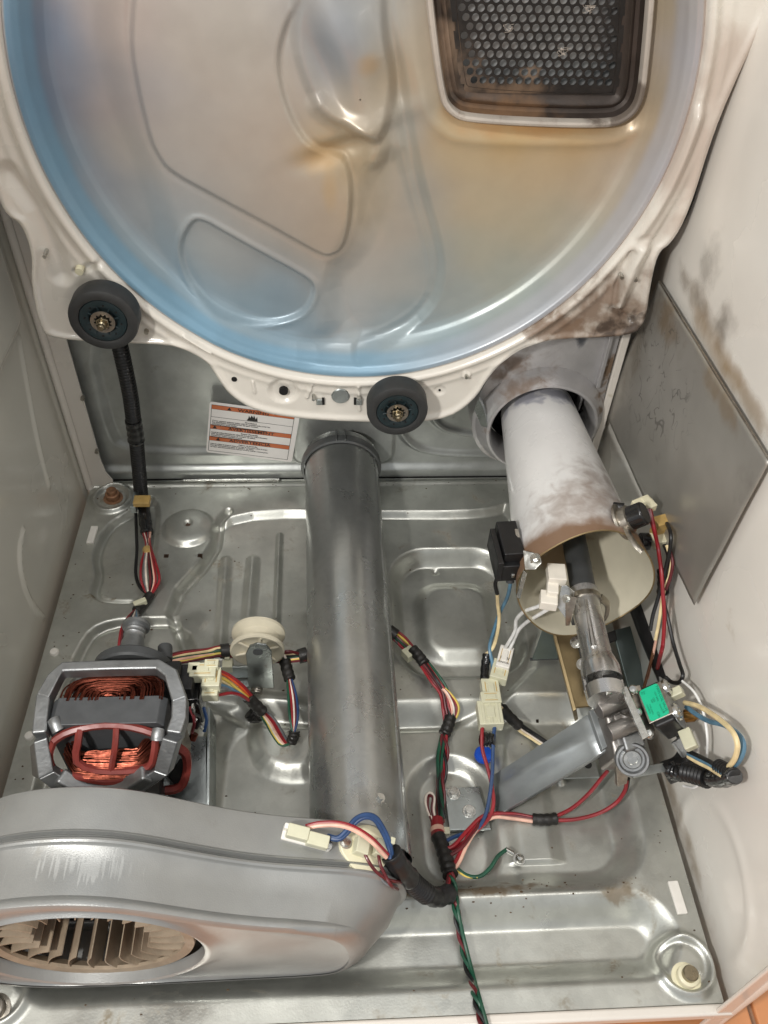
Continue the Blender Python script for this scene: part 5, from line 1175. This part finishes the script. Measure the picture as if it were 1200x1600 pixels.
bundle(hB, ['dark_red', 'red', 'cream', 'black', 'green', 'pink', 'yellow', 'dark_red'], [(258, 1032, .07), (290, 1026, .06), (325, 1020, .05), (350, 1016, .045), (400, 1022, .03), (440, 1028, .028), (478, 1024, .028)], 2.3, seed=3)
wire(hB, 'dark_red', [(430, 1030, .032), (447, 1018, .045), (462, 1020, .04), (474, 1024, .03)]); wire(hB, 'white', [(436, 1018, .04), (444, 1024, .038), (449, 1038, .03)])
tapew(hB, [(466, 1026, .03), (480, 1022, .03)], .0085)
tapew(hB, [(344, 1018, .046), (358, 1017, .044)], .0085)
# main harness right of the duct
hC = thing('wiring_harness', Pz(690, 1200, 0), 'long wire bundle running down the pan right of the duct', 'wiring harness', 'wiring harnesses')
tapew(hC, [(606, 985, .02), (618, 994, .016)], .0085)
bundle(hC, ['red', 'yellow', 'dark_red', 'green', 'black', 'red'], [(616, 992, .012), (628, 1003, .010), (644, 1018, .008)], 3, seed=5)
plug(hC, (640, 1021, .006), (.016, .014, .012), 'nylon', .6, 'clip')
tapew(hC, [(644, 1014, .010), (655, 1026, .010), (664, 1038, .010)], .0068)
bundle(hC, ['green', 'red', 'black', 'dark_red', 'dark_red', 'red'], [(662, 1036, .008), (680, 1062, .006), (692, 1082, .0), (698, 1105, -.008), (702, 1124, -.012)], 2.6, seed=9)
for c, w_ in (('red', 12), ('dark_red', 10), ('yellow', 15), ('white', 7), ('pink', 4)): wire(hC, c, [(682, 1066, .004), (696+w_*.5, 1084, .002), (701+w_, 1103, -.006), (704+w_*.6, 1120, -.010), (700, 1134, -.014)])
tapew(hC, [(704, 1120, -.010), (700, 1134, -.012), (694, 1148, -.014)], .0070)
bundle(hC, ['red', 'green', 'black', 'dark_red'], [(694, 1148, -.014), (690, 1180, -.018), (688, 1215, -.022), (687, 1250, -.024), (688, 1285, -.024)], 3.2, seed=13)
twist(hC, ['dark_red', 'black'], [(696, 1148, -.014), (697, 1185, -.016), (692, 1230, -.020), (692, 1280, -.022)], pitch=.05)
wire(hC, 'green', [(690, 1150, -.014), (684, 1185, -.016), (686, 1220, -.02), (691, 1255, -.02), (690, 1284, -.02)], .0022)
for dx_, c in ((0, 'white'), (4, 'dark_red')): wire(hC, c, [(676-dx_*.2, 1284, -.02), (667+dx_*.3, 1262, -.016), (665+dx_, 1246, -.012), (672, 1239+dx_, -.010), (678-dx_*.3, 1247, -.012), (677-dx_*.5, 1264, -.016), (680, 1284, -.02)])
mk('red_sleeve', 'w_red', lambda b: b.tube(smooth_path([Pz(683, 1280, -.022), Pz(683, 1294, -.020), Pz(684, 1308, -.018)]), .0070, 14), hC); mk('pink_band', 'w_pink', lambda b: b.tube([Pz(683, 1294, -.020), Pz(684, 1301, -.019)], .0075, 14), hC)
plug(hC, (697, 1299, -.022), (.008, .008, .006), 'nylon')
tapew(hC, [(684, 1306, -.018), (692, 1326, -.014), (698, 1348, -.010), (704, 1368, -.006)], .0078)
twist(hC, ['green', 'dark_red', 'black'], [(704, 1366, -.004), (709, 1390, .002), (714, 1430, .0), (722, 1470, -.012), (733, 1520, -.014), (744, 1560, .002), (757, 1612, .004)], .0018, .0024, .038)
wire(hC, 'green', [(706, 1366, -.004), (712, 1392, .003), (717, 1430, .003), (727, 1475, -.008), (739, 1522, -.010), (750, 1562, .005), (764, 1612, .006)], .0019)
bundle(hC, ['red', 'dark_red'], [(702, 1362, -.006), (700, 1378, .0), (696, 1392, .004)], 3, seed=21)
# igniter and sensor connectors
hD = thing('wiring_harness', Pz(768, 1100, 0), 'igniter and flame sensor leads with cream plugs below the combustion tube', 'wiring harness', 'wiring harnesses')
zc = .03
plug(hD, (766, 1080, zc), (.020, .026, .014)); plug(hD, (766, 1094, zc+.001), (.023, .014, .015)); plug(hD, (765, 1118, zc-.002), (.027, .030, .015), 'nylon')
for dx_ in (-.008, 0, .008): mk('plug_ridge', 'nylon', lambda b: b.box(Pz(765, 1118, zc-.002)+Vector((dx_, 0, .0078)), (.003, .026, .0014)), hD, .0004)
plug(hD, (788, 1030, .042), (.016, .030, .013), 'white_plastic', -.35); plug(hD, (781, 1050, .036), (.020, .026, .014), 'nylon', -.35)
q = Pz(788, 1030, .0495); text_mesh('plug_print', '120V', .0055, Matrix.Translation(q)@Matrix.Rotation(-.35, 4, 'Z'), 'ink', hD)
q = Pz(786, 1036, .0493); text_mesh('plug_print', 'IGNITER', .0035, Matrix.Translation(q)@Matrix.Rotation(-.35, 4, 'Z'), 'ink', hD)
wire(hD, 'pure_white', [(788, 1014, .045), (796, 1002, .065), (805, 985, .085), (807, 968, .105), (820, 955, .13), (842, 947, .152), (860, 935, .17)], .0021); wire(hD, 'pure_white', [(795, 1018, .045), (803, 1000, .065), (810, 985, .085), (822, 973, .105), (838, 963, .13), (856, 952, .15), (864, 948, .16)], .0021)
wire(hD, 'steel_blue', [(770, 1066, .034), (770, 1040, .04), (765, 1012, .05), (772, 985, .07), (780, 960, .095), (792, 935, .13), (797, 915, .155), (798, 895, .175)], .0021)
wire(hD, 'cream', [(758, 1024, .04), (770, 1012, .05), (777, 990, .07), (780, 965, .095), (778, 945, .12), (777, 928, .14)], .0021); wire(hD, 'black', [(777, 928, .14), (774, 912, .155), (780, 895, .17)], .0022)
tapew(hD, [(757, 1062, .034), (758, 1040, .036), (761, 1022, .042)], .0052, 'black_gloss', 'sleeve')
tapew(hD, [(797, 910, .160), (797, 898, .168)], .0045, 'dark_grey', 'sleeve')
for c, w_ in (('black', 0), ('white', -4), ('black', 4), ('cream', -7)): wire(hD, c, [(782+w_*.2, 1100, .022), (790, 1112-w_*.5, .01), (812+w_*.4, 1134-w_*.8, -.006), (832, 1148-w_, -.014), (856, 1164-w_, -.016)])
tapew(hD, [(784, 1106, .016), (796, 1120, .006), (812, 1135, -.004)], .0062)
tapew(hD, [(753, 1155, .02), (762, 1156, .018), (774, 1156, .02)], .0080, 'black_gloss')
wire(hD, 'red', [(754, 1134, .028), (753, 1150, .024), (754, 1172, .016), (762, 1200, .008), (769, 1230, .0), (771, 1256, -.006), (764, 1278, -.012), (745, 1298, -.016), (722, 1318, -.016), (704, 1328, -.014)], .0021)
wire(hD, 'blue', [(773, 1134, .028), (771, 1152, .024), (770, 1180, .016), (769, 1210, .008), (765, 1245, -.002), (758, 1275, -.010), (744, 1296, -.014), (720, 1304, -.014), (698, 1314, -.012), (684, 1330, -.012)], .0021)
# red leads to the right
hE = thing('wiring_harness', Pz(830, 1280, -.02), 'red leads running right from the taped bundle under the valve', 'wiring harness', 'wiring harnesses')
wire(hE, 'red', [(686, 1328, -.010), (708, 1322, -.008), (732, 1296, -.012), (758, 1274, -.012), (800, 1272, -.014), (835, 1278, -.014)], .0022); wire(hE, 'dark_red', [(690, 1345, -.008), (720, 1325, -.008), (740, 1300, -.012), (762, 1277, -.014), (800, 1275, -.014), (836, 1280, -.014)], .0021)
wire(hE, 'pink', [(700, 1366, -.006), (716, 1350, -.008), (730, 1320, -.012), (748, 1292, -.014), (772, 1277, -.014), (800, 1279, -.014), (836, 1284, -.014)], .0020); wire(hE, 'red', [(700, 1362, -.006), (712, 1346, -.008), (726, 1316, -.012), (744, 1288, -.014)], .0021)
tapew(hE, [(832, 1280, -.014), (850, 1281, -.013), (870, 1279, -.013)], .0062)
wire(hE, 'red', [(868, 1276, -.012), (895, 1262, -.010), (920, 1240, -.002), (938, 1218, .010), (950, 1204, .02)], .0021); wire(hE, 'red', [(868, 1282, -.012), (900, 1280, -.010), (935, 1271, -.006), (962, 1255, .004), (976, 1236, .02), (980, 1218, .035)], .0021); wire(hE, 'black', [(972, 1244, .012), (979, 1232, .022), (982, 1216, .036)], .002)
gw = thing('ground_wire', Pz(800, 1335, -.02), 'short green ground wire with a ring terminal screwed to the pan', 'ground wire')
wire(gw, 'green', [(708, 1352, -.010), (730, 1368, -.014), (750, 1369, -.014), (766, 1356, -.012), (778, 1338, -.010), (792, 1327, -.012)], .0021); wire(gw, 'yellow', [(712, 1360, -.010), (730, 1370, -.0135), (746, 1371, -.0135)], .0010)
mk('ferrule', 'bolt_steel', lambda b: b.tube([Pz(790, 1327, -.012), Pz(802, 1334, -.014)], .0026, 10), gw); mk('ring_terminal', 'bolt_steel', lambda b: b.lathe([(.003, .001), (.0062, .001), (.0062, -.001), (.003, -.001)], Pz(811, 1343, -.0175), (0, 0, 1), 24, True), gw)
mk('screw', 'bolt_steel', lambda b: b.lathe([(0, .005), (.003, .0045), (.0046, .002), (.0046, -.002)], Pz(812, 1342, -.0165), (0, 0, 1), 16), gw)
# leads of the thermal fuse and thermistor
hF = thing('wiring_harness', housing_pt(600, 1340), 'red and blue leads from the blower housing sensors into a black sleeve', 'wiring harness', 'wiring harnesses')
HP = lambda px, py, l: (px, py, housing_pt(px, py).z+l)
wire(hF, 'red', [HP(478, 1291, .010), HP(500, 1286, .016), HP(530, 1286, .022), HP(556, 1294, .024), HP(582, 1311, .022), HP(606, 1336, .018)], .0019); wire(hF, 'pink', [HP(479, 1294, .010), HP(500, 1290, .016), HP(530, 1290, .022), HP(555, 1298, .024), HP(580, 1315, .022), HP(604, 1340, .018)], .0019)
wire(hF, 'blue', [HP(512, 1306, .010), HP(528, 1309, .014), HP(541, 1298, .020), HP(555, 1280, .026), HP(572, 1273, .030), HP(588, 1278, .030), HP(601, 1298, .026), HP(609, 1318, .022), HP(613, 1340, .016)], .0021); wire(hF, 'blue', [HP(514, 1310, .010), HP(530, 1311, .014), HP(543, 1301, .018), HP(557, 1284, .024), HP(572, 1277, .028), HP(586, 1282, .028), HP(598, 1301, .024), HP(606, 1320, .02), HP(610, 1342, .016)], .0021)
wire(hF, 'dark_red', [HP(568, 1329, .010), HP(576, 1346, .010), HP(588, 1362, .008), HP(605, 1374, .006), HP(622, 1378, .008), (638, 1379, .05)], .0015); wire(hF, 'dark_red', [HP(591, 1332, .010), HP(594, 1350, .010), HP(603, 1370, .008), HP(614, 1386, .008), (630, 1391, .05)], .0015); wire(hF, 'grey', [HP(592, 1362, .002), HP(600, 1378, .002), HP(616, 1385, .003), (634, 1380, .05)], .0012)
tapew(hF, [HP(610, 1332, .014), HP(622, 1352, .010), (640, 1374, .070)], .0098, 'black_plastic', 'sleeve'); conduit(hF, [(638, 1372, .070), (652, 1386, .052), (668, 1398, .038)], .0100); tapew(hF, [(665, 1396, .040), (682, 1402, .022), (702, 1396, .010)], .0092, 'black_plastic', 'sleeve')
# valve leads
hG = thing('wiring_harness', Pz(1130, 1190, .1), 'cream and blue valve leads looping into a black sleeve at right', 'wiring harness', 'wiring harnesses')
wire(hG, 'cream', [(1070, 1098, .145), (1090, 1103, (1, .342)), (1116, 1118, (1, .342)), (1142, 1140, (1, .340)), (1152, 1162, (1, .340)), (1148, 1185, (1, .342)), (1134, 1204, (1, .344))], .0024); wire(hG, 'steel_blue', [(1072, 1104, .142), (1088, 1116, (1, .346)), (1108, 1127, (1, .348)), (1134, 1134, (1, .349)), (1156, 1150, (1, .349)), (1162, 1168, (1, .349)), (1155, 1188, (1, .348)), (1140, 1203, (1, .347))], .0024)
for c, w_ in (('black', 4), ('steel_blue', 0), ('cream', -5)): wire(hG, c, [(1076, 1178-w_*.8, (1, .335)), (1092, 1186-w_, (1, .338)), (1110, 1195-w_, (1, .340)), (1128, 1207-w_, (1, .340)), (1136, 1214-w_*.5, (1, .342))], .0024)
tapew(hG, [(1046, 1202, (1, .325)), (1058, 1207, (1, .330)), (1074, 1206, (1, .336))], .0085, 'black_gloss', 'sleeve'); conduit(hG, [(1072, 1206, (1, .335)), (1088, 1210, (1, .340)), (1106, 1216, (1, .345))], .0098); tapew(hG, [(1104, 1215, (1, .345)), (1126, 1218, (1, .346)), (1148, 1212, (1, .344))], .0074, 'black_gloss', 'sleeve'); conduit(hG, [(1124, 1198, (1, .344)), (1138, 1206, (1, .344)), (1148, 1214, (1, .344))], .0070)
wt = mk('cable_tie', 'w_pure_white', lambda b: b.tube(smooth_path([Px(1066, 1064, .345), Px(1085, 1082, .349), Px(1098, 1110, .350), Px(1105, 1150, .350), Px(1104, 1188, .350), Px(1100, 1214, .349), Px(1086, 1230, .346), Px(1068, 1228, .342)], 6), .0013, 6)); tag(wt, 'thin white cable tie curving past the valve leads', 'cable tie')
# thermostat leads
hH = thing('wiring_harness', Pz(1038, 920, .15), 'red and black thermostat leads hanging down beside the right wall', 'wiring harness', 'wiring harnesses')
wire(hH, 'red', [(1016, 796, .236), (1022, 825, .225), (1028, 855, .205), (1033, 890, (1, .338)), (1036, 930, (1, .338)), (1038, 965, (1, .340)), (1036, 1005, (1, .340)), (1032, 1024, (1, .338)), (1026, 1050, .05)], .0021); wire(hH, 'dark_red', [(1012, 795, .236), (1020, 822, .225), (1027, 850, .20), (1032, 885, .175), (1035, 915, .15)], .0021)
wire(hH, 'black', [(1042, 818, .222), (1048, 834, (1, .342)), (1047, 856, (1, .342)), (1041, 885, (1, .342)), (1034, 912, (1, .340)), (1028, 935, (1, .338)), (1020, 962, (1, .334)), (1016, 985, (1, .332))], .0021); wire(hH, 'black', [(1038, 852, .198), (1044, 870, (1, .344)), (1040, 900, (1, .344)), (1036, 930, (1, .342)), (1044, 968, (1, .345)), (1052, 1005, (1, .347)), (1062, 1038, (1, .347)), (1067, 1055, (1, .346)), (1061, 1066, (1, .344)), (1050, 1066, (1, .340)), (1040, 1058, (1, .336))], .0021)
wire(hH, 'cream', [(1042, 852, (1, .345)), (1048, 875, (1, .347)), (1046, 900, (1, .347)), (1038, 920, (1, .343)), (1030, 970, (1, .338)), (1024, 1000, (1, .335))], .0018); wire(hH, 'dark_red', [(1046, 858, (1, .347)), (1051, 880, (1, .348)), (1047, 903, (1, .347)), (1040, 922, (1, .344))], .0018); wire(hH, 'brown', [(1036, 920, .15), (1028, 985, .10), (1018, 1030, .07), (1008, 1068, .05), (1004, 1085, .04)], .0018); wire(hH, 'pink', [(1034, 925, .15), (1030, 970, .115), (1022, 1015, .08), (1012, 1060, .05)], .0015)
tapew(hH, [(1035, 890, .17), (1036, 906, .16), (1035, 928, .145)], .0060)

# ------------------------------------------------------------------ warning sticker on the rear panel
sk = thing('warning_sticker', Py(390, 670, -.012), 'white warning sticker with three orange bands on the rear panel', 'sticker')
YS = -.0085
s0, s1, s3 = Py(322, 706, YS), Py(456, 722, YS), Py(322, 631, YS)
su = (s1-s0); SW = su.length; su = su.normalized(); sv = Vector((-su.z, 0, su.x)); sv = sv if sv.z > 0 else -sv; SH = .0905
SM = Matrix.Identity(4)
for i in range(3): SM[i][0] = su[i]; SM[i][1] = sv[i]; SM[i][2] = (0, -1, 0)[i]; SM[i][3] = s0[i]
mk('paper', 'label_white', lambda b: b.prism(rr2(0, SW, 0, SH, .004), lambda x, y: SM@Vector((x, y, .0004)), lambda x, y: SM@Vector((x, y, -.0004))), sk)
def sline(x0, x1, y0, y1, mt, name): mk(name, mt, lambda b: b.prism([(x0, y0), (x1, y0), (x1, y1), (x0, y1)], lambda x, y: SM@Vector((x, y, .0007)), lambda x, y: SM@Vector((x, y, .0003))), sk)
L0, L1 = .003, SW-.007
for y0, tx in ((.079, 'WARNING'), (.0445, 'AVERTISSEMENT'), (.0235, 'ADVERTENCIA')):
    sline(L0, L1, y0, y0+.0072, 'label_orange', 'orange_band')
    M = SM@Matrix.Translation((SW*.47+.002, y0+.0013, .0009)); text_mesh('band_print', tx, .0066, M, 'ink', sk, 'CENTER', 1.3, .00016)
    wd_ = len(tx)*.0041+.006
    tri = SM@Matrix.Translation((SW*.47-wd_*.70-.009, y0+.0012, .0009)); mk('alert_triangle', 'ink', lambda b: b.prism([(0, 0), (.006, 0), (.003, .0052)], lambda x, y: tri@Vector((x, y, 0)), lambda x, y: tri@Vector((x, y, -.0002))), sk)
for a in (L0, L1): sline(a-.0003, a+.0003, .004, .086, 'ink', 'border_line')
for y_ in (.0656, .004, .0862, .0792, .0517, .0445, .0307, .0235): sline(L0, L1, y_-.0002, y_+.0002, 'ink', 'rule_line')
fl_ = [(0, 0), (.002, .004), (.0025, .009), (.0045, .005), (.006, .010), (.0085, .006), (.009, .0105), (.012, .004), (.0135, .0085), (.0145, .003), (.015, 0)]
FM = SM@Matrix.Translation((SW*.42, .0665, .0008)); mk('flame_symbol', 'ink', lambda b: b.prism(fl_, lambda x, y: FM@Vector((x, y, 0)), lambda x, y: FM@Vector((x, y, -.0002))), sk)
paras = ((.0615, 'Fire Hazard', ['Cover unused exhaust holes with an exhaust hole cover kit.', 'See installation instructions for kit part number.', 'Contact your local dealer.', 'Failure to do so can result in death, fire, electrical shock, or serious injury.']),
         (.0408, "Risque d'incendie", ["Couvrir les orifices d'évacuation non utilisés avec la trousse pour orifices d'évacuation.", 'Voir les instructions pour le numéro de pièce.', 'Contacter votre marchand local.', 'Le non-respect peut causer un décès, un incendie ou des blessures graves.']),
         (.0198, 'Peligro de Incendio', ['Cubra los orificios de escape no usados con el juego de cubierta para orificios de escape.', 'Vea las instrucciones para el número de pieza.', 'No seguir estas instrucciones puede ocasionar la muerte, incendio o lesiones graves.']))
for y0, hd, ls in paras:
    text_mesh('fine_print', hd, .0028, SM@Matrix.Translation((SW*.47, y0, .0009)), 'ink', sk, 'CENTER', 1.2, .0001)
    for i, t_ in enumerate(ls): text_mesh('fine_print', t_, .0024, SM@Matrix.Translation((.005, y0-.0028-.0027*i, .0009)), 'ink', sk, 'LEFT', min(1.35, (SW-.018)/max(.001, len(t_)*.00125)), .00010)

# ------------------------------------------------------------------ crumbs of lint and dirt on the pan
rn = random.Random(11); b = MB()
for k in range(260):
    if rn.random() < .55:
        e_ = rn.choice((0, 1, 2, 3)); t = rn.random()
        x = (-.343+abs(rn.gauss(0, .008)), .343-abs(rn.gauss(0, .008)), -.34+.68*t, .09+.21*t)[e_]; y = (-.69+.68*t, -.69+.68*t, -.012-abs(rn.gauss(0, .006)), -.592+rn.gauss(0, .010))[e_]
    else: x, y = rn.uniform(-.33, .33), rn.uniform(-.69, -.01)
    r_ = rn.uniform(.0005, .0016); z_ = floor_z(x, y); n_ = rn.randint(4, 6); a0 = rn.random()*6
    V = [(x+r_*rn.uniform(.6, 1.5)*math.cos(a0+2*math.pi*i/n_), y+r_*rn.uniform(.5, 1.1)*math.sin(a0+2*math.pi*i/n_), z_+.0002) for i in range(n_)]+[(x, y, z_+r_*.7)]
    b.add(V, [(i, (i+1) % n_, n_) for i in range(n_)])
o = b.build('lint_crumbs', 'dirt_crumb'); o['kind'] = 'stuff'; tag(o, 'brown crumbs of dirt and lint scattered over the base pan', 'dirt')
